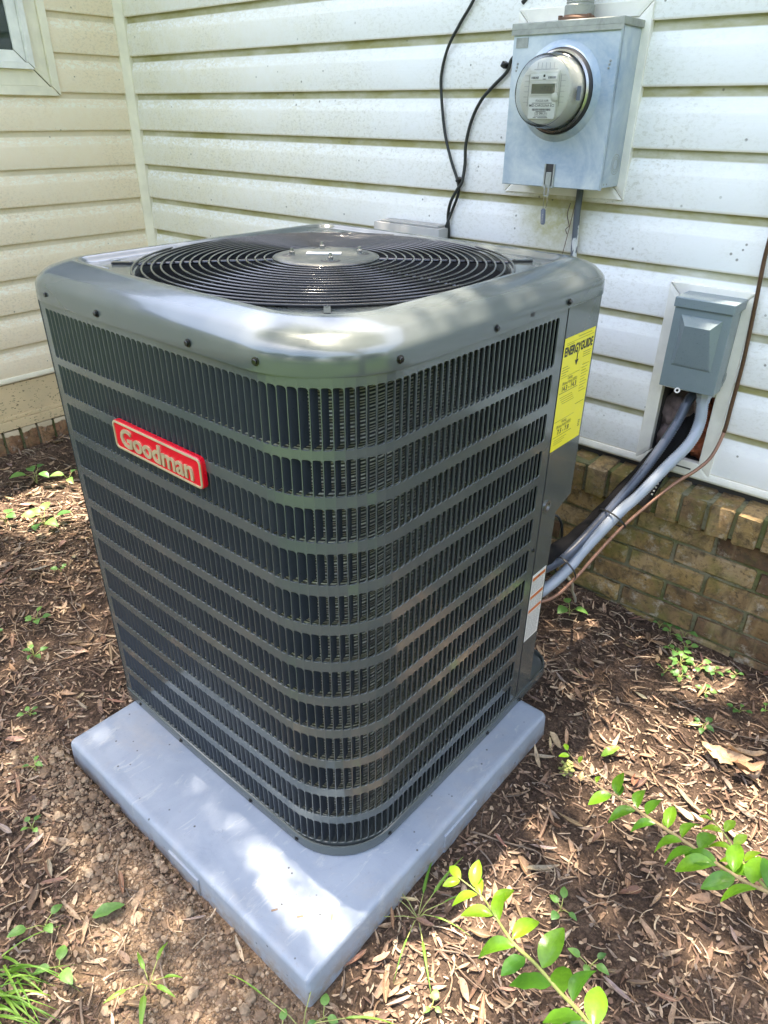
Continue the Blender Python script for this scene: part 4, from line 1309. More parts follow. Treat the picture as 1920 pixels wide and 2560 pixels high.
grille = D.objects.new("fan_grille", None); COL.objects.link(grille); grille.parent = unit; grille.location = Vector((UC.x, UC.y, deckz)) - UC
def gz(r): return deckz + .0125 - .0075 * (r / .33) ** 1.6
for i in range(16):
    r = .099 + (.353 - .099) * i / 15
    mb = MB(); n = 96
    pts = [(UC.x + r * math.cos(2 * PI * k / n), UC.y + r * math.sin(2 * PI * k / n), gz(r)) for k in range(n)]
    loops = []
    for k in range(n):
        q = 2 * PI * k / n; o = Vector((math.cos(q), math.sin(q), 0))
        loops.append([tuple(Vector(pts[k]) + (o * math.cos(w_) + Vector((0, 0, 1)) * math.sin(w_)) * .0021) for w_ in [2 * PI * j / 8 for j in range(8)]])
    mb.rings(loops + [loops[0]])
    mb.build("wire_ring", M['wire'], grille, smooth=True)
for i in range(8):
    a = PI / 4 * i + PI / 4
    long_ = i % 2 == 0
    r1 = .412 if long_ else .332
    mb = MB()
    if long_:
        pts = [(r, gz(r) - .0048) for r in (.095, .2, .3, .353)] + [(.361, deckz + .003), (.365, deckz + .0022)]
        mb.tube([(UC.x + r * math.cos(a), UC.y + r * math.sin(a), z) for r, z in pts], .0029, 8)
        M4 = Matrix.Translation((UC.x, UC.y, 0)) @ Matrix.Rotation(a, 4, 'Z')
        b = MB(); b.box(.350, .398, -.005, .005, deckz + .0006, deckz + .0045)
        mb.add([tuple(M4 @ Vector(v)) for v in b.v], b.f)
    else:
        mb.tube([(UC.x + r * math.cos(a), UC.y + r * math.sin(a), gz(r) - .0045) for r in (.095, .2, .3, .352)], .0024, 8)
    st_ = mb.build("strut", M['wire'], grille, smooth=40)
hub = MB()
hub.lathe([(.102, -.004), (.100, .002), (.095, .0062), (.087, .0072), (.05, .0088), (0, .0092)], 64, Matrix.Translation((UC.x, UC.y, deckz + .0085)))
hubo = hub.build("hub_plate", M['hub'], grille, smooth=50)
mb = MB()
for i in range(4):
    a = PI / 4 + PI / 2 * i + .12
    mb.lathe([(.019, .0004), (.017, .0012), (.0105, .0004), (.009, .0003), (0, .0003)], 20, Matrix.Translation((UC.x + .064 * math.cos(a), UC.y + .064 * math.sin(a), deckz + .0158)))
mb.build("hub_dimple", M['black_int'], grille, smooth=True)
for i in range(4):
    a = PI / 4 + PI / 2 * i + .12
    b = MB(); b.lathe([(.0085, .000), (.0085, .0012), (.0052, .0014), (.0052, .0065), (.0035, .0075), (.0028, .013), (0, .0135)], 8, Matrix.Translation((UC.x + .064 * math.cos(a), UC.y + .064 * math.sin(a), deckz + .0162)))
    b.build("motor_bolt", M['zinc'], grille)
mb = MB(); mb.bevel_box(-.033, .033, -.010, .010, -.0004, .0008, .0003)
b = MB(); M4 = Matrix.Translation((UC.x - .004, UC.y - .002, deckz + .0181)) @ Matrix.Rotation(.71, 4, 'Z'); b.add([tuple(M4 @ Vector(v)) for v in mb.v], mb.f); b.build("hub_sticker", M['tag_white'], grille)
# fan and motor
mb = MB(); mb.lathe([(0, .0), (.075, .0), (.078, -.01), (.078, -.11), (.06, -.125), (0, -.125)], 36, Matrix.Translation((UC.x, UC.y, deckz - .004))); mb.build("fan_motor", M['black_int'], unit, smooth=40)
for i in range(3):
    a0 = 2 * PI / 3 * i + .35
    mb = MB(); nr, na = 6, 10
    g = []
    for r_ in range(nr + 1):
        r = .06 + (.305 - .06) * r_ / nr
        span = .55 + .75 * math.sin(PI * (.25 + .6 * r_ / nr))
        for q in range(na + 1):
            t = q / na - .5
            g.append((UC.x + r * math.cos(a0 + t * span + .25 * r_ / nr), UC.y + r * math.sin(a0 + t * span + .25 * r_ / nr), .965 + .075 * t * (r / .3) * 1.1 + .010 * (1 - 4 * t * t)))
    mb.add(g, [(r_ * (na + 1) + q, r_ * (na + 1) + q + 1, (r_ + 1) * (na + 1) + q + 1, (r_ + 1) * (na + 1) + q) for r_ in range(nr) for q in range(na)])
    mb.build("fan_blade", M['blade'], unit, smooth=True)

# screws
scr = MB(); scr.lathe([(0, 0), (.0062, 0), (.0062, .0012), (.0040, .0016), (.0040, .0042), (.0034, .0048), (0, .0049)], 12)
scr_me = scr.mesh("screw", M['chrome'], smooth=25)
def screw(p, nrm, sc=1.0):
    nrm = Vector(nrm).normalized(); ex = Vector((0, 0, 1)).cross(nrm).normalized()
    inst(scr_me, "screw", unit, frame_mat(ex * sc, nrm.cross(ex) * sc, nrm * sc, p))
yF, xR = UC.y - H - .012, UC.x + H + .0115
for x, z in ((1.657, 1.039), (1.834, 1.036), (2.084, 1.036)): screw((x, yF - (0.0 if x > 1.7 else -.005), z), (0, -1, .02))
pc = outline(.4055, CR, 0)
def near_pt(a):   # point on the cap outline at polar angle a
    return min(pc, key=lambda p: abs(math.atan2(p[1] - UC.y, p[0] - UC.x) - a))
a = math.atan2(-.397, .262); q = near_pt(a); screw((q[0], q[1], 1.038), (.25, -.97, 0))
a = math.atan2(-.280, .404); q = near_pt(a); screw((q[0], q[1], 1.038), (.985, -.17, 0))
for y, z in ((-.905, 1.035), (-.666, 1.035)): screw((xR, y, z), (1, 0, 0))
for x in (1.84, 2.09): screw((x, UC.y - HB - .0062, .049), (0, -1, 0), .8)
screw((1.668, UC.y - HB - .0025, .049), (0, -1, 0), .8)
for y in (-.784, -.640): screw((UC.x + HB + .0062, y, .049), (1, 0, 0), .8)
pb = outline(HB, RB, 0)
for aa in (math.atan2(-.405, .27), math.atan2(-.275, .40)):
    q = min(pb, key=lambda p: abs(math.atan2(p[1] - UC.y, p[0] - UC.x) - aa)); nn = Vector((q[0] - UC.x, q[1] - UC.y, 0)); screw((q[0], q[1], .049), (nn.x if abs(nn.x) > abs(nn.y) else nn.x * .2, nn.y if abs(nn.y) > abs(nn.x) else nn.y * .2, 0), .8)
screw((XR, -.663, .503), (1, 0, 0), .8); screw((1.651 - .058, UC.y - H + .004, .525), (-.3, -1, 0), .8)
mb = MB(); mb.bevel_box(xR - .002, xR + .0006, -.802, -.788, 1.032, 1.040, .001); mb.build("slot_hole", M['black_int'], unit)
mb = MB(); mb.lathe([(.014, 0), (.014, .003), (.009, .004), (.009, .001), (0, .001)], 16, frame_mat((0, 1, 0), (0, 0, 1), (1, 0, 0), (XR, -.628, .598))); mb.build("gauge_port", M['zinc'], unit, smooth=40)

# badge
bd = D.objects.new("name_badge", None); COL.objects.link(bd); bd.parent = unit
BX0, BX1, BZ0, BZ1 = 1.8195, 2.0785, .7935, .8495
YB = UC.y - H - BOW
bd.location = Vector(((BX0 + BX1) / 2, YB, (BZ0 + BZ1) / 2)) - UC
def rr2(ins, y, r):
    P = rrect(BX0 + ins, BX1 - ins, BZ0 + ins, BZ1 - ins, max(.002, r - ins), 0, 6)
    return [(x, y, z) for x, z, _ in P]
def chip(inset, y0, y1, r, bev):
    b = MB(); L = [rr2(inset, y0, r), rr2(inset, y1 + bev, r), rr2(inset + bev, y1, r)]
    b.rings(L); b.add(L[-1], [tuple(range(len(L[-1])))]); return b
chip(0, YB + .001, YB - .0082, .011, .0012).build("backing", M['badge_red'], bd, smooth=35)
mb = MB(); L = [rr2(.0012, YB - .0078, .011), rr2(.0012, YB - .0096, .011), rr2(.0018, YB - .0100, .011), rr2(.0045, YB - .0100, .011), rr2(.0050, YB - .0096, .011), rr2(.0050, YB - .0080, .011)]
mb.rings(L); mb.build("border", M['badge_gold'], bd, smooth=35)
me = text_mesh("Goodman", .060, M['badge_gold'], extrude=.0014, bold=.0011, width=.90)
xs_ = [v.co.x for v in me.vertices]; zs_ = [v.co.y for v in me.vertices]
wx_ = max(xs_) - min(xs_); k = .212 / wx_
for v in me.vertices: v.co.x = (v.co.x - (max(xs_) + min(xs_)) / 2) * k; v.co.y = (v.co.y - (max(zs_) + min(zs_)) / 2) * .036 / (max(zs_) - min(zs_))
inst(me, "lettering", bd, at_wall((BX0 + BX1) / 2, YB - .0093, (BZ0 + BZ1) / 2))

# energy label
el = D.objects.new("energy_label", None); COL.objects.link(el); el.parent = unit
el.location = Vector((XR, -.585, .85)) - UC
EY0, EY1, EZ0, EZ1 = -.6475, -.5225, .7295, .9625
XL = XR + .0008
mb = MB(); mb.box(XR - .0002, XL, EY0, EY1, EZ0, EZ1); mb.build("sheet", M['label_yellow'], el)
def estrip(y0, y1, z, h=.0009, mb_=None): mb_.box(XL - .0001, XL + .0003, y0, y1, z - h / 2, z + h / 2)
pr = MB()
estrip(EY0 + .008, EY1 - .006, .9515, .0008, pr)
for (a0, a1, z) in ((.055, .11, .957), (.012, .04, .952 - .004),): estrip(EY0 + a0, EY0 + a1, z, .0012, pr)
for i in range(3): estrip(EY0 + .086, EY1 - .008, .9195 - i * .0045, .0012, pr)
for i in range(4): estrip(EY0 + .004, EY0 + .004 + (.022, .030, .026, .018)[i], .905 - i * .0052, .0012, pr)
estrip(EY0 + .004, EY0 + .080, .8845, .0008, pr)
estrip(EY0 + .004, EY0 + .080, .8525, .0014, pr); estrip(EY0 + .002, EY0 + .082, .7935, .0008, pr)
estrip(EY0 + .004, EY0 + .080, .7590, .0012, pr)
for i in range(4): estrip(EY0 + .010 + .004 * i, EY0 + .060 + .004 * i, .843 - i * .0048, .0010, pr)
for i in range(3): estrip(EY0 + .010, EY0 + .062 - .008 * i, .752 - i * .0046, .0010, pr)
for i in range(10): estrip(EY1 - .036, EY1 - .008 - .004 * (i % 3), .893 - i * .0062, .0011, pr)
estrip(EY1 - .042, EY1 - .004, .812, .0012, pr)
for i in range(4): estrip(EY1 - .016, EY1 - .008, .768 - i * .004, .0022, pr)
pr.build("print", M['ink_olive'], el)
def etext(body, size, y, z, mat, bold=0.0, width=1.0, fit=None, fith=None):
    me = text_mesh(body, size, mat, bold=bold, width=width)
    xs = [v.co.x for v in me.vertices]; ys = [v.co.y for v in me.vertices]
    if fit:
        k = fit / (max(xs) - min(xs)); c = (max(xs) + min(xs)) / 2
        for v in me.vertices: v.co.x = (v.co.x - c) * k
    if fith:
        k = fith / (max(ys) - min(ys)); c = (max(ys) + min(ys)) / 2
        for v in me.vertices: v.co.y = (v.co.y - c) * k
    inst(me, "lettering", el, at_side(XL + .0004, y, z))
etext("ENERGYGUIDE", .03, EY0 + .0625, .9355, M['ink'], .0012, fit=.116, fith=.019)
mb = MB()
ya = EY0 + .060
mb.add([(XL + .0004, ya - .0018, .927), (XL + .0004, ya + .0018, .927), (XL + .0004, ya + .0018, .908), (XL + .0004, ya - .0018, .908)], [(3, 2, 1, 0)])
mb.add([(XL + .0004, ya - .0075, .9105), (XL + .0004, ya + .0075, .9105), (XL + .0004, ya, .8985)], [(2, 1, 0)])
mb.build("arrow", M['ink'], el)
etext("Cooling", .009, EY0 + .042, .8795, M['ink'], fit=.020)
etext("Efficiency Rating (SEER2)", .009, EY0 + .043, .8710, M['ink'], fit=.060)
etext("14.3 - 14.3", .014, EY0 + .043, .8605, M['ink'], .0003, fit=.058, fith=.0105)
etext("Heating", .009, EY0 + .042, .7885, M['ink'], fit=.020)
etext("Efficiency Rating (HSPF2)", .009, EY0 + .043, .7800, M['ink'], fit=.060)
etext("7.5 - 7.8", .014, EY0 + .043, .7685, M['ink'], .0003, fit=.048, fith=.0105)

# warning label low on the service panel
wl_ = D.objects.new("warning_label", None); COL.objects.link(wl_); wl_.parent = unit
wl_.location = Vector((XR, -.615, .32)) - UC
mb = MB(); mb.box(XR - .0002, XL, -.6475, -.5865, .235, .425); mb.build("sheet", M['label_white'], wl_)
for z in (.409, .358, .318):
    mb = MB(); mb.box(XL - .0001, XL + .0003, -.6455, -.5885, z, z + .009); mb.build("stripe", M['orange'], wl_)
mb = MB(); r3 = random.Random(3)
for z in np.arange(.241, .405, .0042):
    if any(s - .003 < z < s + .011 for s in (.409, .358, .318)): continue
    y = -.644
    while y < -.594:
        l = r3.uniform(.004, .014); mb.box(XL - .0001, XL + .0002, y, min(-.590, y + l), z, z + .0018); y += l + .0016
mb.build("print", M['ink_grey'], wl_)
mb = MB(); mb.add([(XL + .0004, -.622, .411), (XL + .0004, -.612, .411), (XL + .0004, -.617, .4165)], [(0, 1, 2)]); mb.build("hazard_mark", M['ink'], wl_)

# ------------------------------------------------------------------ leaf litter and soil
PALETTE = [(.19, .115, .078), (.26, .165, .11), (.35, .235, .155), (.45, .315, .205), (.54, .40, .27), (.30, .235, .185), (.14, .092, .07), (.38, .245, .15), (.62, .49, .34)]
def in_pad(x, y, m=.0): return PAD[0] - m < x < PAD[1] + m and PAD[2] - m < y < PAD[3] + m
def soil_zone(x, y):
    """1 where the digging left bare clods: a strip along the front of the pad"""
    if y > PAD[2] or x > PAD[1] + .05 or x < PAD[0] - .12: return 0.0
    d = PAD[2] - y
    wdt = .10 + .16 * max(0, min(1, (x - 1.75) / .6))
    v = 1 - max(0, (d - wdt * .75)) / (.08)
    return max(0.0, min(1.0, v + .5 * mnoise.noise((x * 7, y * 7, 5))))
def leaf_shape(L, wd_, curl, fold, twist, nseg=5, point=0.75):
    vs, fs = [], []
    for i in range(nseg + 1):
        t = i / nseg
        half = wd_ / 2 * max(.04, (math.sin(PI * min(1, t ** point * .96 + .02)) ** .75))
        x = (t - .5) * L
        zc = curl * L * (4 * (t - .5) ** 2 - .3)
        tw = twist * (t - .5)
        for k, s in enumerate((-1, 0, 1)):
            yy = s * half; zz = zc + abs(s) * half * fold
            vs.append((x, yy * math.cos(tw) - (zz - zc) * math.sin(tw), zc + yy * math.sin(tw) + (zz - zc) * math.cos(tw)))
    for i in range(nseg):
        for k in range(2): fs.append((i * 3 + k, i * 3 + k + 1, (i + 1) * 3 + k + 1, (i + 1) * 3 + k))
    return vs, fs

class Tinted:
    def __init__(s): s.v = []; s.f = []; s.c = []
    def add(s, vs, fs, col):
        b = len(s.v); s.v += vs; s.f += [tuple(b + i for i in f) for f in fs]; s.c += [col] * len(fs)
    def build(s, name, mat, smooth=True):
        me = D.meshes.new(name); me.from_pydata(s.v, [], s.f); me.materials.append(mat)
        at = me.attributes.new("tint", 'FLOAT_COLOR', 'FACE')
        at.data.foreach_set("color", np.array([(*c, 1) for c in s.c], dtype=np.float32).ravel())
        if smooth: me.polygons.foreach_set("use_smooth", [True] * len(s.f))
        o = D.objects.new(name, me); COL.objects.link(o); return o

rl = random.Random(21)
def place(vs, x, y, z, rz, tilt, tdir):
    M4 = Matrix.Translation((x, y, z)) @ Matrix.Rotation(tilt, 4, Vector((math.cos(tdir), math.sin(tdir), 0))) @ Matrix.Rotation(rz, 4, 'Z')
    return [tuple(M4 @ Vector(v)) for v in vs]
def litter_spot():
    while True:
        x = rl.uniform(-.02, 3.5); y = rl.uniform(-2.15, -.06)
        if x < .02 or in_pad(x, y, .012): continue
        return x, y
def scrap(L, w_, rg):
    """torn fragment: ragged little plate, bent"""
    n = rg.choice((4, 5, 6)); b = rg.uniform(-.5, .5)
    ring = []
    for i in range(n):
        q = 2 * PI * i / n + rg.uniform(-.35, .35); r = rg.uniform(.6, 1.1)
        x, y = math.cos(q) * L / 2 * r, math.sin(q) * w_ / 2 * r
        ring.append((x, y, b * x * x / L * 1.6 + rg.uniform(-.05, .05) * L))
    return ring + [(0, 0, rg.uniform(.02, .10) * L)], [(i, (i + 1) % n, n) for i in range(n)]
shapes = [leaf_shape(1, w_, c_, f_, t_, n_, p_) for w_, c_, f_, t_, n_, p_ in ((.15, .10, .6, .8, 4, .75), (.18, .16, .9, .3, 4, .9), (.22, .08, .5, 1.2, 4, .7), (.10, .05, .3, .2, 3, .5), (.20, .22, 1.1, .6, 4, .75), (.16, -.12, .7, -.9, 4, .6), (.28, .12, .8, .4, 4, 1.1), (.07, .07, .2, 2.0, 3, .5), (.12, .14, 1.2, 1.5, 4, .8))]
lit = Tinted()
count = 0
while count < 40000:
    x, y = litter_spot()
    dens = .80 + .60 * mnoise.noise((x * 2.1, y * 2.1, 9.1)) + .35 * mnoise.noise((x * 7, y * 7, 3.1))
    if y > -.35 and x > 1.8: dens -= .25
    dens *= 1 - .93 * soil_zone(x, y)
    if rl.random() > dens: continue
    count += 1
    small = rl.random()
    z = ground_z(x, y) + rl.uniform(.001, .008)
    if small < .72:
        L = rl.uniform(.004, .018)
        vs, fs = scrap(L, L * rl.uniform(.25, .7), rl)
    else:
        L = rl.uniform(.018, .042) if small < .955 else rl.uniform(.042, .068)
        vs, fs = shapes[rl.randrange(len(shapes))]
        wf = rl.uniform(.6, 1.2)
        vs = [(a * L + rl.gauss(0, .012) * L, b * L * wf + rl.gauss(0, .012) * L, c * L) for a, b, c in vs]
        if rl.random() < .35:                      # broken short
            keep = rl.choice((2, 3)); vs = vs[:3 * (keep + 1)]; fs = [f for f in fs if max(f) < len(vs)]
    vs = place(vs, x, y, z, rl.uniform(0, 2 * PI), rl.gauss(0, .30), rl.uniform(0, 2 * PI))
    c = PALETTE[min(8, int(abs(rl.gauss(2.4, 2.6))))]; k = rl.uniform(.65, 1.15)
    lit.add(vs, fs, (c[0] * k, c[1] * k, c[2] * k))
for _ in range(5200):                              # thin shreds, straw and rootlets
    x, y = litter_spot()
    if rl.random() < .8 * soil_zone(x, y): continue
    L = rl.uniform(.02, .075); a = rl.uniform(0, 6.3); cv = rl.uniform(-.35, .35); w_ = rl.uniform(.0007, .0018)
    z = ground_z(x, y) + rl.uniform(.003, .010)
    pts = [((t - .5) * L, cv * L * (t - .5) ** 2 * 2, .004 * math.sin(3 * t + a)) for t in (0, .25, .5, .75, 1)]
    vs = []
    for px_, py_, pz_ in pts: vs += [(px_, py_ - w_, pz_), (px_, py_, pz_ + w_), (px_, py_ + w_, pz_)]
    fs = [(i * 3 + k, i * 3 + k + 1, (i + 1) * 3 + k + 1, (i + 1) * 3 + k) for i in range(4) for k in range(2)]
    c = rl.choice(PALETTE); k = rl.uniform(.45, 1.1)
    lit.add(place(vs, x, y, z, a, rl.gauss(0, .12), rl.uniform(0, 6.3)), fs, (c[0] * k, c[1] * k, c[2] * k))
stuff(lit.build("leaf_litter", M['litter']), "layer of small brown dead leaf fragments over the soil around the pad", "leaf litter")
# crumbs of bark and soil
crumb = Tinted()
ico = bmesh.new(); bmesh.ops.create_icosphere(ico, subdivisions=1, radius=1); ico.verts.index_update()
IV = [v.co.copy() for v in ico.verts]; IFc = [tuple(v.index for v in f.verts) for f in ico.faces]; ico.free()
def clod(T, x, y, r, col, sink=.35):
    M3 = Matrix.Rotation(rl.uniform(0, 6.3), 3, 'Z') @ Matrix.Rotation(rl.uniform(-.6, .6), 3, 'X')
    sc = Vector((rl.uniform(.75, 1.3), rl.uniform(.7, 1.1), rl.uniform(.5, .85)))
    z = ground_z(x, y) + r * (sc.z - sink)
    T.add([tuple(M3 @ Vector((v.x * sc.x * r * rl.uniform(.8, 1.2), v.y * sc.y * r * rl.uniform(.8, 1.2), v.z * sc.z * r * rl.uniform(.8, 1.2))) + Vector((x, y, z))) for v in IV], IFc, col)
SOILC = [(.27, .19, .13), (.34, .25, .17), (.22, .15, .10), (.40, .30, .205), (.18, .125, .085)]
n = 0
while n < 14000:
    x, y = rl.uniform(1.45, 2.62), rl.uniform(-2.0, -1.40)
    if in_pad(x, y, .004): continue
    s = soil_zone(x, y)
    if rl.random() > s * .9 + .03: continue
    n += 1
    r = min(.013, .0010 * math.exp(abs(rl.gauss(0, .85))))
    c = rl.choice(SOILC); k = rl.uniform(.75, 1.15)
    clod(crumb, x, y, r, tuple(q * k for q in c))
n = 0
while n < 7000:
    x, y = litter_spot()
    n += 1
    c = rl.choice(SOILC + [(.09, .06, .045), (.07, .047, .035), (.05, .033, .025), (.06, .04, .03)]); k = rl.uniform(.5, 1.0)
    clod(crumb, x, y, min(.009, .0016 * math.exp(abs(rl.gauss(0, .6)))), tuple(q * k for q in c))
stuff(crumb.build("soil_clods", M['clod'], False), "loose dry clay clods and crumbs dug up along the front of the pad", "soil clods")

# single fallen leaves: the largest ones in view
LS = []
for (L, w_, c_, f_, t_) in ((.080, .014, .10, .7, .9), (.095, .016, .14, 1.0, .4), (.072, .016, .07, .5, 1.3), (.060, .021, .16, .8, .2), (.085, .010, .06, .4, .5), (.066, .024, .13, 1.1, .7)):
    vs, fs = leaf_shape(L, w_, c_, f_, t_, 7)
    b = MB(); b.add(vs, fs); LS.append((b.mesh("fallen_leaf", M['deadleaf'], smooth=True), L, w_))
TONES = [("dark brown", (.14, .085, .055)), ("reddish brown", (.25, .14, .085)), ("tan", (.37, .245, .15)), ("pale straw", (.50, .365, .23)), ("grey brown", (.27, .21, .165))]
KIND = ["narrow curled dry leaf", "long dry leaf rolled lengthwise", "twisted flat dry leaf", "short broad dry leaf", "thin strip of dry leaf", "broad folded dry leaf"]
def region(x, y):
    if x < 1.63: return "left of the condenser"
    if y < PAD[2] and x < 2.5: return "on the soil in front of the pad"
    if x > 2.4 and y > -.45: return "near the foot of the brick wall"
    if x > 2.4 and y > -1.0: return "on the ground right of the pad"
    return "beside the pad corner at lower right"
placed = 0
proj = lambda p: ((Vector(p) - camp).dot(CAM_R), (Vector(p) - camp).dot(CAM_U), (Vector(p) - camp).dot(CAM_F))
while placed < 285:
    x, y = litter_spot()
    if rl.random() < .8 * soil_zone(x, y): continue
    z = ground_z(x, y) + rl.uniform(.006, .014)
    a, b, c = proj((x, y, z))
    if c < .3 or abs(a / c) > .55 or abs(b / c) > .73: continue
    # hidden by the unit?
    if x < 2.36 and y > -1.27 and x > 1.55: continue
    if x < 1.56 and y > -.45: continue
    k = rl.randrange(6)
    me, L, w_ = LS[k]
    s = rl.uniform(.42, .82)
    M4 = Matrix.Translation((x, y, z)) @ Matrix.Rotation(rl.gauss(0, .22), 4, Vector((math.cos(x * 50), math.sin(x * 50), 0))) @ Matrix.Rotation(rl.uniform(0, 6.3), 4, 'Z') @ Matrix.Scale(s, 4)
    o = inst(me, "fallen_leaf", None, M4)
    tn, tc = rl.choice(TONES); o.color = (*[q * rl.uniform(.88, 1.12) for q in tc], 1)
    tag(o, ("small " if L * s < .042 else "large " if L * s > .058 else "") + tn + " " + KIND[k] + " lying " + region(x, y), "dead leaf", "dead leaves lying on the bed")
    placed += 1
# bigger curled leaves in a heap on the right
for i, (dx, dy, rz, L, w_, c_, lab) in enumerate(((0, 0, .3, .105, .030, .16, "largest curled tan dead leaf of the heap at the right edge"), (.03, .03, .6, .09, .026, .22, "rolled tan dead leaf lying at the back of the heap"), (-.02, -.028, -.2, .085, .022, .16, "narrow tan dead leaf at the front of the heap"), (.05, -.02, .9, .08, .030, .26, "folded orange brown dead leaf on the right of the heap"))):
    vs, fs = leaf_shape(L, w_, c_, .9, .9, 10)
    vs = [(a_ + rl.gauss(0, .0012), b_ + rl.gauss(0, .0015), c2 + rl.gauss(0, .002)) for a_, b_, c2 in vs]
    b = MB(); b.add(vs, fs)
    x, y = 2.815 + dx, -.415 + dy
    o = inst(b.mesh("fallen_leaf", M['deadleaf'], smooth=True), "fallen_leaf", None, Matrix.Translation((x, y, ground_z(x, y) + .018 + .006 * i)) @ Matrix.Rotation(.2 * (-1) ** i, 4, 'X') @ Matrix.Rotation(rz, 4, 'Z'))
    o.color = ((.44, .30, .18, 1), (.40, .27, .16, 1), (.46, .32, .19, 1), (.36, .20, .11, 1))[i]
    tag(o, lab, "dead leaf", "dead leaves lying on the bed")
# bits lying on the pad
for i, (x, y, rz, lab) in enumerate(((2.345, -1.372, .9, "tiny brown leaf scrap nearest the front corner of the pad"), (2.300, -1.395, 1.0, "tiny brown leaf scrap on the sunlit part of the pad"), (2.39, -1.335, 2.2, "tiny tan leaf scrap by the shadow edge on the pad"))):
    b = MB(); b.box(-.006, .006, -.0018, .0018, 0, .0006)
    o = inst(b.mesh("leaf_scrap", M['deadleaf']), "leaf_scrap", None, Matrix.Translation((x, y, .0347)) @ Matrix.Rotation(rz, 4, 'Z') @ Matrix.Rotation(.05, 4, 'Y'))
    o.color = ((.20, .11, .07, 1), (.18, .10, .07, 1), (.40, .27, .17, 1))[i]
    tag(o, lab, "leaf scrap", "leaf scraps on the pad")

# twigs
TW = [((2.46, -.98), (2.60, -.93), (2.59, -1.02), .0024, "crooked grey twig running through the litter right of the pad"),
      ((2.70, -1.02), (2.75, -.93), (2.82, -.90), .0018, "thin forked twig in the litter at lower right"),
      ((.95, -1.10), (1.20, -1.18), (1.45, -1.16), .0020, "long pale twig lying left of the condenser"),
      ((1.30, -1.40), (1.40, -1.52), (1.55, -1.58), .0022, "brown twig left of the pad corner"),
      ((1.95, -1.52), (2.02, -1.545), (2.10, -1.53), .0020, "dry root sticking out of the clods in front of the pad"),
      ((2.12, -1.70), (2.20, -1.72), (2.27, -1.66), .0026, "dark twig in front of the pad near the grass tuft"),
      ((2.50, -.45), (2.60, -.40), (2.68, -.43), .0016, "thin twig in the shade behind the pad"),
      ((2.62, -.30), (2.75, -.33), (2.88, -.30), .0022, "twig lying in front of the brick wall"),
      ((1.02, -1.27), (1.10, -1.33), (1.24, -1.36), .0016, "short twig among the weeds on the left"),
      ((2.55, -1.22), (2.66, -1.16), (2.80, -1.2), .0019, "twig below the sunlit privet shoot")]
for (a, b, c, r, lab) in TW:
    P = [Vector((q[0], q[1], ground_z(*q) + .008)) for q in (a, b, c)]
    pts = spline(P, 6)
    pts = [p + Vector((rl.gauss(0, .002), rl.gauss(0, .002), rl.gauss(0, .0012))) for p in pts]
    m_ = MB(); m_.tube(pts, r, 6, radii=[r * (1 - .5 * i / len(pts)) for i in range(len(pts))])
    k = len(pts) // 2; d = pts[k + 1] - pts[k]; sd_ = Vector((-d.y, d.x, .002)).normalized()
    m_.tube([pts[k], pts[k] + d.normalized() * .02 + sd_ * .018, pts[k] + d.normalized() * .035 + sd_ * .04], r * .5, 5)
    tag(m_.build("twig", M['twig'], smooth=True), lab, "twig", "twigs in the litter")

# ------------------------------------------------------------------ green plants
def green_leaf(L, w_, curl=.10, fold=.25, n=8, point=.85, wave=0.0):
    """base at the origin, grows along +x, faces +z"""
    vs, fs = [], []
    cols = (-1, -.55, 0, .55, 1)
    for i in range(n + 1):
        t = i / n
        half = w_ / 2 * max(.02, math.sin(PI * min(1, t ** point * .97 + .015)) ** .8)
        zc = L * (.08 * math.sin(PI * t) - curl * t * t)
        for s in cols:
            vs.append((t * L, s * half, zc + abs(s) * half * fold + wave * half * math.sin(t * 14 + s * 2) * abs(s)))
    m_ = len(cols)
    for i in range(n):
        for k in range(m_ - 1): fs.append((i * m_ + k, (i + 1) * m_ + k, (i + 1) * m_ + k + 1, i * m_ + k + 1))
    return vs, fs
def leaf_me(mat, *a, **k):
    vs, fs = green_leaf(*a, **k); b = MB(); b.add(vs, fs); return b.mesh("leaf", mat, smooth=True)
PL = [leaf_me(M['privet'], 1, .54, .10, .25), leaf_me(M['privet'], 1, .50, .22, .35), leaf_me(M['privet'], 1, .58, .04, .15, wave=.10), leaf_me(M['privet'], 1, .46, .3, .5)]
PY = [leaf_me(M['privet_young_sunlit'], 1, .52, .08, .35), leaf_me(M['privet_young_sunlit'], 1, .44, .2, .5)]
def shoot(label, stem_pts, root_pts, leaves, r0, young_from=.0, seed=1, stem_mat='stem_tan', young=False):
    """a leafy shoot: stem points from tip to root; leaves = (t along, side angle, length, young?)"""
    P = spline(stem_pts + root_pts, 8)
    base = P[-1]
    t = thing("privet_shoot", label, "plant shoot", base, "privet shoots reaching in from the right")
    n = len(P)
    mb = MB(); mb.tube(P, r0, 8, radii=[r0 * (.35 + .65 * min(1, i / (n * .35))) for i in range(n)])
    mb.build("stem", M[stem_mat], t, smooth=True)
    rg = random.Random(seed)
    ns = (len(stem_pts) - 1) * 8
    for (u, az, L, yng) in leaves:
        k = max(0, min(n - 2, int(u * ns)))
        p = P[k]; d = (P[max(0, k - 1)] - P[k + 1]).normalized()       # towards the tip
        tocam = (camp - p).normalized()
        up = (Vector((0, 0, 1)) * .75 + tocam * .55)
        side = d.cross(up).normalized(); up2 = side.cross(d).normalized()
        out = (d * math.cos(az) + side * math.sin(az)); out = (out + up2 * rg.uniform(-.15, .30)).normalized()
        nz = (up2 + Vector((rg.uniform(-.3, .3), rg.uniform(-.3, .3), rg.uniform(-.1, .3)))); nz = (nz - out * nz.dot(out)).normalized()
        ey = nz.cross(out)
        ms = PY if yng else PL
        L *= .90
        inst(rg.choice(ms), "leaf", t, frame_mat(out * L, ey * L, nz * L, p + out * .003))
    return t
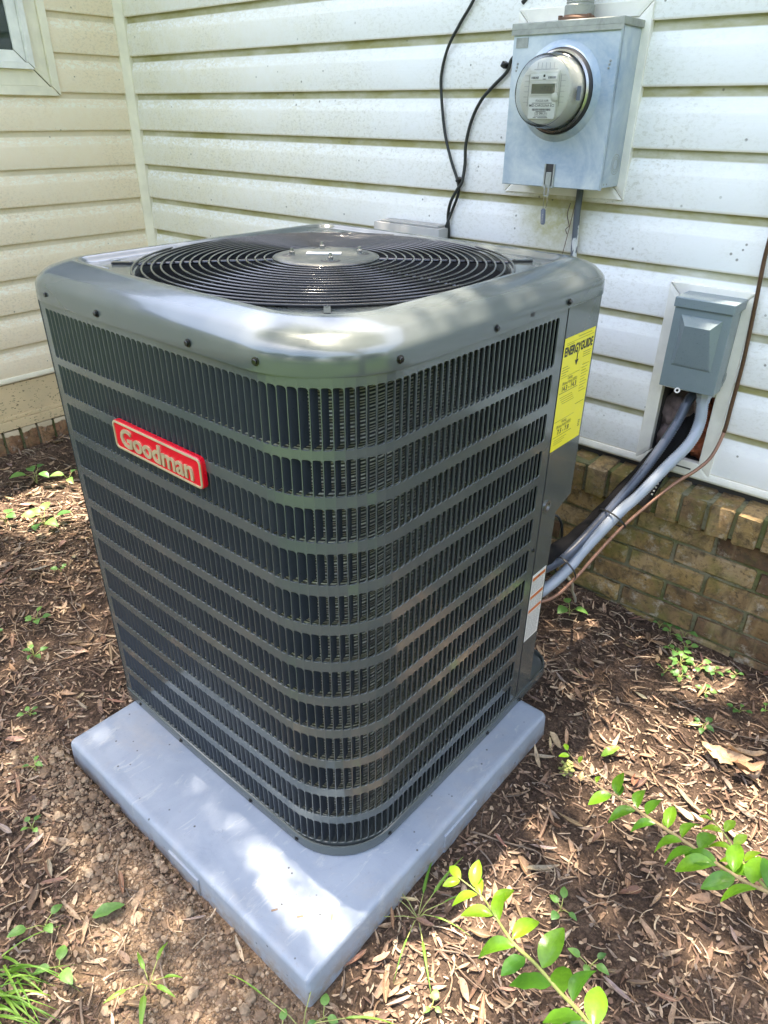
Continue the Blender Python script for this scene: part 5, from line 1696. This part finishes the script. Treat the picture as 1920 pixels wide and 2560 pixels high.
s1 = [(2.639, -1.318, .389), (2.680, -1.324, .397), (2.713, -1.344, .413), (2.755, -1.370, .435), (2.791, -1.384, .455), (2.830, -1.402, .473), (2.865, -1.419, .495), (2.903, -1.437, .500)]
shoot("bright lime green privet shoot in sun nearest the front pad corner", s1, [(2.97, -1.46, .44), (3.02, -1.47, .25), (3.05, -1.47, -.08)],
      [(.02, .2, .030, 1), (.03, -1.0, .028, 1), (.10, 1.1, .040, 1), (.13, -1.1, .042, 1), (.16, .5, .034, 1), (.26, 1.2, .046, 1), (.30, -1.0, .048, 1), (.33, .55, .050, 1), (.42, 1.3, .053, 1), (.46, -.9, .056, 0), (.52, -1.5, .040, 0), (.62, 1.25, .058, 0), (.68, -1.0, .052, 0), (.74, .6, .048, 0), (.80, 1.2, .052, 0), (.86, -1.2, .046, 0), (.92, .8, .05, 0), (.97, -.8, .05, 0)], .0022, seed=3, stem_mat='stem')  # lime young-leaf colour on the outer leaves stands in for full sun
s2 = [(2.657, -1.040, .419), (2.722, -1.074, .425), (2.757, -1.083, .436), (2.799, -1.101, .453), (2.837, -1.119, .471), (2.878, -1.138, .490), (2.916, -1.159, .510), (2.950, -1.172, .524), (2.989, -1.185, .541)]
shoot("long dark green privet shoot with a tan stem at the right", s2, [(3.08, -1.20, .50), (3.15, -1.22, .30), (3.18, -1.23, -.08)],
      [(.0, .3, .018, 1), (.02, -.9, .020, 1), (.05, .9, .018, 1), (.13, 1.0, .020, 1), (.24, -1.0, .042, 0), (.25, 1.2, .040, 0), (.28, .9, .030, 0), (.36, -1.1, .046, 0), (.37, 1.0, .044, 0), (.42, 1.3, .040, 0), (.47, -.9, .040, 0), (.50, 1.2, .022, 1), (.53, 1.1, .042, 1), (.58, 1.35, .044, 0), (.60, -.8, .046, 0), (.66, 1.2, .048, 0), (.67, -1.0, .050, 0), (.74, -.9, .054, 0), (.76, -.3, .05, 0), (.82, 1.1, .050, 0), (.84, -1.1, .046, 0), (.90, 1.2, .046, 0), (.93, -1.0, .05, 0), (.98, .9, .045, 0)], .0024, seed=8)
s3 = [(2.880, -1.070, .484), (2.907, -1.098, .496), (2.929, -1.122, .501), (2.950, -1.150, .517), (2.976, -1.177, .533)]
shoot("short light green privet side shoot above the long one at the right edge", s3, [(3.07, -1.21, .49), (3.15, -1.225, .29), (3.185, -1.235, -.08)],
      [(.0, .3, .014, 1), (.08, -1.0, .018, 1), (.22, 1.0, .028, 1), (.24, -.8, .030, 1), (.40, 1.2, .026, 1), (.44, -.9, .036, 1), (.60, 1.3, .028, 1), (.64, -1.0, .030, 1), (.8, -.8, .048, 0), (.9, 1.1, .034, 1)], .0018, seed=12, stem_mat='stem')
s4 = [(2.99, -1.005, .52), (3.02, -1.04, .515), (3.05, -1.08, .50)]
shoot("lime tip of a privet shoot just entering at the right edge", s4, [(3.11, -1.14, .38), (3.17, -1.20, .15), (3.20, -1.22, -.08)],
      [(.0, .2, .024, 1), (.12, -1.0, .026, 1), (.15, 1.0, .026, 1), (.4, -1.0, .03, 1), (.5, 1.0, .03, 1)], .0016, seed=15, stem_mat='stem')
s5 = [(2.875, -1.515, .40), (2.900, -1.515, .38), (2.93, -1.51, .33)]
shoot("small lime privet tip at the bottom edge right of the sunlit shoot", s5, [(2.98, -1.50, .2), (3.03, -1.48, .05), (3.06, -1.475, -.08)],
      [(.0, .2, .026, 1), (.1, -1.0, .028, 1), (.15, 1.0, .028, 1), (.5, -1.0, .03, 1)], .0016, seed=17, stem_mat='stem')

RL = [leaf_me(M['seedling'], 1, .80, .06, .12, point=.75), leaf_me(M['seedling'], 1, .70, .12, .2, point=.8), leaf_me(M['seedling'], 1, .62, .15, .25, point=.7)]
GL = [leaf_me(M['grass'], 1, .20, .25, .3, point=.6), leaf_me(M['grass'], 1, .24, .35, .4, point=.6)]
BL = [leaf_me(M['grass'], 1, .045, .35, .5, n=12, point=.35), leaf_me(M['grass'], 1, .06, .15, .5, n=12, point=.35), leaf_me(M['grass'], 1, .035, .5, .5, n=12, point=.35)]
def seedling(x, y, n, size, h, label, seed, narrow=False, group="weed seedlings on the ground"):
    z = ground_z(x, y) + .002
    t = thing("seedling", label, "seedling", (x, y, z), group)
    rg = random.Random(seed)
    mb = MB(); stems = []
    for i in range(n):
        a = 2 * PI * i / n + rg.uniform(-.4, .4); rr = rg.uniform(.3, 1.0) * size * .9; hh = h * rg.uniform(.5, 1.1)
        p = Vector((x + rr * math.cos(a), y + rr * math.sin(a), z + hh))
        mb.tube([(x, y, z), ((x * 2 + p.x) / 3, (y * 2 + p.y) / 3, z + hh * .7), tuple(p)], .0009, 5)
        o = Vector((math.cos(a), math.sin(a), rg.uniform(-.1, .25))).normalized()
        nz = Vector((rg.uniform(-.25, .25), rg.uniform(-.25, .25) - .15, 1)); nz = (nz - o * nz.dot(o)).normalized()
        L = size * rg.uniform(.7, 1.15)
        inst(rg.choice(BL if narrow == 'blade' else (GL if narrow else RL)), "leaf", t, frame_mat(o * L, nz.cross(o) * L, nz * L, p))
    mb.build("stem", M['stem'], t)
    return t
for i, (x, y, n, s, h, lab) in enumerate((
    (2.575, -.055, 2, .024, .030, "two leaved round seedling touching the foot of the brick wall"),
    (2.505, -.065, 2, .016, .020, "tiny round seedling in the shade by the brick wall base"),
    (2.540, -.070, 3, .022, .020, "bright green round seedling just in front of the brick wall"),
    (2.600, -.110, 4, .020, .022, "round leaved seedling at the top of the violet patch"),
    (2.585, -.150, 5, .022, .022, "round leaved seedling on the left of the violet patch"),
    (2.610, -.180, 6, .024, .022, "dense round leaved seedling in the middle of the violet patch"),
    (2.650, -.165, 5, .024, .026, "sunlit round leaved seedling in the violet patch"),
    (2.630, -.225, 5, .020, .018, "dull green seedling at the lower end of the violet patch"),
    (2.590, -.235, 4, .018, .018, "small seedling below the left of the violet patch"),
    (2.690, -.150, 4, .020, .020, "sunlit seedling right of the violet patch"),
    (2.700, -.235, 4, .019, .016, "seedling between fallen leaves right of the violet patch"),
    (2.740, -.115, 4, .017, .014, "small dark seedling cluster close to the brick wall on the right"),
    (2.790, -.235, 4, .020, .018, "bluish seedling near the right edge of the photo"),
    (2.840, -.19, 3, .016, .014, "tiny seedling at the far right below the bricks"),
    (2.735, -.345, 5, .020, .010, "dark flat seedling in the shade right of the sunlit strip"),
    (2.275, -.190, 3, .035, .050, "bright broad leaved weed behind the lower corner of the condenser"),
    (.330, -.880, 4, .050, .060, "lime leaved weed in the sun patch on the left"),
    (.430, -.800, 3, .045, .050, "second lime weed at the edge of the left sun patch"),
    (.640, -1.005, 6, .050, .050, "dark leafy weed in shade left of the condenser"),
    (.520, -1.090, 3, .045, .040, "big rounded leaf weed at the left edge"),
    (.93, -1.10, 3, .020, .02, "small pale weed beside the long twig on the left"),
    (1.110, -1.270, 5, .026, .030, "small bright weed left of the lower cabinet"),
    (1.245, -1.345, 5, .026, .026, "ferny green weed below the other on the left"),
    (1.075, -1.40, 5, .032, .030, "leafy weed cut by the left edge"),
    (1.435, -1.452, 4, .018, .020, "bluish seedling above the left pad corner"),
    (1.62, -1.525, 3, .020, .03, "small seedling beside the clods left of the pad"),
    (1.75, -1.60, 4, .018, .02, "small yellow green seedling in the clods at left"),
    (2.435, -1.505, 3, .020, .020, "round seedling against the right side of the front pad corner"),
    (2.47, -1.44, 3, .020, .018, "round seedling pressed against the pad side near the corner"),
    (2.555, -1.44, 4, .018, .018, "dark seedling right of the front pad corner"),
    (2.60, -1.30, 3, .016, .012, "small round seedling under the sunlit shoot"),
    (2.69, -1.00, 4, .022, .03, "slender weed stem under the long privet shoot"),
    (2.78, -1.06, 4, .022, .03, "weed with drooping leaves at lower right"),
    (2.05, -1.70, 3, .036, .025, "crinkled dark green weed above the grass tuft"),
    (1.96, -1.68, 3, .034, .020, "broad heart leaved weed by the left bottom corner"),
    (2.19, -1.755, 4, .022, .02, "small dark seedling at the bottom edge"))):
    seedling(x, y, n, s, h, lab, 100 + i)
seedling(2.200, -1.608, 6, .042, .035, "lime weed with narrow pointed leaves in front of the pad", 77, True)
seedling(2.485, -1.195, 9, .10, .030, "clump of thin grass blades leaning on the right side of the pad", 78, "blade")
seedling(2.455, -1.475, 6, .10, .045, "thin upright grass blades at the front pad corner", 79, "blade")
# single leaves lying about
for (x, y, L, rz, mat, lab) in ((2.020, -1.615, .060, 1.1, 'seedling', "fresh green oblong leaf lying on the litter in front of the pad"), (2.585, -.610, .050, 1.0, 'grass', "green brown upright leaf standing in the sunlit strip right of the pad")):
    me = leaf_me(M[mat], 1, .42, .05, .2, wave=.15)
    o = inst(me, "green_leaf", None, Matrix.Translation((x, y, ground_z(x, y) + .016)) @ Matrix.Rotation(rz, 4, 'Z') @ Matrix.Rotation(-.35 if y > -1 else -.12, 4, 'Y') @ Matrix.Scale(L, 4))
    tag(o, lab, "leaf")
# pale dried flower head
mb = MB(); rg = random.Random(4)
for k in range(46):
    d = Vector((rg.gauss(0, 1), rg.gauss(0, 1), rg.gauss(0, .8))).normalized(); p = Vector((2.540, -.700, ground_z(2.54, -.70) + .016)) + d * .018 * rg.uniform(.5, 1)
    mb.box(p.x - .003, p.x + .003, p.y - .003, p.y + .003, p.z - .0012, p.z + .0012)
tag(mb.build("dried_flower_head", M['stem']), "pale green fuzzy flower head on the litter above the privet tip", "flower head")
# grass tuft, bottom left
gt = thing("grass_tuft", "tuft of long bent grass blades in the bottom left corner", "grass tuft", (2.02, -1.765, 0.0))
rg = random.Random(9)
for k in range(34):
    bx, by = 1.985 + rg.uniform(-.055, .06), -1.790 + rg.uniform(-.035, .035)
    z = ground_z(bx, by)
    a = rg.uniform(-.5, 1.3); L = rg.uniform(.07, .15); w_ = rg.uniform(.003, .0055); hh = rg.uniform(.02, .05)
    P = [Vector((bx + math.cos(a) * L * t, by + math.sin(a) * L * t, z + hh * math.sin(PI * min(1, t * .85 + .12)))) for t in [i / 6 for i in range(7)]]
    sd_ = Vector((-math.sin(a), math.cos(a), 0))
    b = MB()
    loops = []
    for i, p in enumerate(P):
        wv = w_ / 2 * (1 - (i / 6) ** 2 * .95)
        loops.append([tuple(p - sd_ * wv), tuple(p + Vector((0, 0, -.0008))), tuple(p + sd_ * wv)])
    b.rings(loops, closed=False)
    b.build("blade", M['grass'], gt, smooth=True)

# ------------------------------------------------------------------ trees: the shade tree overhead and the edge of the garden
def sun_patch(x, y):
    """1 where the canopy leaves the sun through, on the ground plane"""
    v = 0.0
    for (cx_, cy_, rx, ry, k) in ((2.56, -1.06, .15, .19, 1.0), (2.57, -1.29, .12, .12, 1.0), (2.65, -.58, .14, .20, 1.0), (2.84, -.54, .28, .15, 1.0), (2.66, -.17, .09, .10, 1.0),
                                  (2.30, -.20, .06, .05, .7), (.50, -.95, .26, .17, 1.1), (.66, -.82, .12, .09, 1.0), (2.25, -1.62, .30, .10, .5), (2.62, -1.42, .15, .12, .5), (2.9, -.8, .14, .1, .35), (2.85, -1.4, .15, .12, .35)):
        d = ((x - cx_) / rx) ** 2 + ((y - cy_) / ry) ** 2
        v = max(v, k * (1 - max(0, min(1, (d ** .5 - .75) / .5))))
    return v
def tree_leaf_meshless(T, p, L, rg):
    n = Vector((rg.gauss(0, .5), rg.gauss(0, .5), 1)).normalized(); a = Vector((rg.gauss(0, 1), rg.gauss(0, 1), rg.gauss(0, .3))); a = (a - n * a.dot(n)).normalized(); b = n.cross(a)
    w_ = L * .3
    T.add([tuple(p - a * L / 2), tuple(p + b * w_), tuple(p + a * L / 2), tuple(p - b * w_)], [(0, 1, 2, 3)])
def tree(name, label, base, h, crown_c, crown_r, nleaf, seed, limbs=6, size=.12, patch=False, group=None):
    rg = random.Random(seed)
    t = thing(name, label, "tree", base, group)
    mb = MB()
    top = Vector((base[0] + (crown_c[0] - base[0]) * .35, base[1] + (crown_c[1] - base[1]) * .35, h * .8))
    P = spline([base, (base[0] + .05, base[1] - .03, h * .3), tuple(Vector(base).lerp(top, .6)), tuple(top)], 6)
    mb.tube(P, .2, 10, radii=[.035 * h * (1 - .6 * i / len(P)) for i in range(len(P))])
    mb.build("trunk", M['bark'], t, smooth=True)
    for k in range(limbs):
        a = 2 * PI * k / limbs + rg.uniform(-.3, .3)
        s = P[int(len(P) * rg.uniform(.5, .9))]
        e = Vector(crown_c) + Vector((math.cos(a) * crown_r[0] * .75, math.sin(a) * crown_r[1] * .75, rg.uniform(-.3, .5) * crown_r[2]))
        q = MB(); q.tube(spline([s, s.lerp(e, .5) + Vector((0, 0, .25)), e], 5), .05, 6, radii=[.012 * h * (1 - .8 * i / 10) for i in range(11)])
        q.build("limb", M['bark'], t, smooth=True)
    cr = MB()
    clumps = [Vector(crown_c) + Vector((rg.uniform(-1, 1) * crown_r[0], rg.uniform(-1, 1) * crown_r[1], rg.uniform(-1, 1) * crown_r[2])) for _ in range(60)]
    n = 0
    while n < nleaf:
        if patch:
            p = Vector(crown_c) + Vector((rg.uniform(-1, 1) * crown_r[0], rg.uniform(-1, 1) * crown_r[1], rg.uniform(-1, 1) * crown_r[2]))
            k = p.z / SUN.z
            gx, gy = p.x - SUN.x * k, p.y - SUN.y * k
            if 1.52 < gx < 2.50 and -1.50 < gy < -1.12 and not (gx > 2.44 and gy > -1.36):
                n += 1; continue                   # small leaves set the sun level on this part, below
            if rg.random() < .92 * sun_patch(gx, gy):  # gaps cut in the unseen crown so sun falls on chosen patches
                n += 1; continue
        else:
            c = rg.choice(clumps); rr = .3 * min(crown_r)
            p = c + Vector((rg.gauss(0, 1), rg.gauss(0, 1), rg.gauss(0, .8))) * rr
            d = Vector(((p.x - crown_c[0]) / crown_r[0], (p.y - crown_c[1]) / crown_r[1], (p.z - crown_c[2]) / crown_r[2]))
            if d.length > 1.15: continue
        n += 1
        tree_leaf_meshless(cr, p, size * rg.uniform(.7, 1.2), rg)
    if patch:                                      # small leaves added overhead to tune the sun level on the pad
        for _ in range(9000):
            gx, gy = rg.uniform(1.52, 2.50), rg.uniform(-1.50, -1.12)
            if gx > 2.44 and gy > -1.36: continue
            a = 0.0
            for (cx_, cy_, rx, ry, k) in ((2.28, -1.375, .27, .10, 1.0), (2.42, -1.26, .14, .15, 1.0), (2.02, -1.345, .12, .04, .7), (1.66, -1.36, .04, .05, .75), (1.70, -1.42, .05, .025, .5)):
                d = (((gx - cx_) / rx) ** 2 + ((gy - cy_) / ry) ** 2) ** .5
                a = max(a, k * (1 - max(0, min(1, (d - .6) / .6))))
            a *= max(.55, min(1.0, .95 + 1.0 * mnoise.noise((gx * 11, gy * 16, 4.4))))
            if rg.random() < a * .84: continue
            z = crown_c[2] + rg.uniform(-1, 1) * crown_r[2]
            tree_leaf_meshless(cr, Vector((gx + SUN.x * z / SUN.z, gy + SUN.y * z / SUN.z, z)), .030 * rg.uniform(.7, 1.3), rg)
    c_ = cr.build("crown", M['tree_leaf'], t)
    return t
tree("shade_tree", "tree right of the bed whose crown shades the condenser", (5.3, -1.9, -.1), 5.2, (1.75, -1.0, 4.9), (2.6, 1.75, .55), 60000, 31, 8, .055, True)
for i, (x, y, h, r, lab) in enumerate(((-3.5, -11, 6.5, 2.6, "broad tree at the far left of the garden"), (1.5, -13, 8, 3.0, "tall tree straight across the lawn"), (6.5, -11.5, 7, 2.8, "rounded tree across the lawn on the right"), (11.5, -7, 7.5, 3.0, "big tree on the right edge of the lawn"), (13, -1.5, 6.5, 2.6, "tree beside the far end of the house"))):
    h *= .72; r *= .85
    tree("garden_tree", lab, (x, y, -.1), h, (x, y, h * .62), (r, r, h * .40), 5200, 50 + i, 5, .34, False, "trees around the lawn")
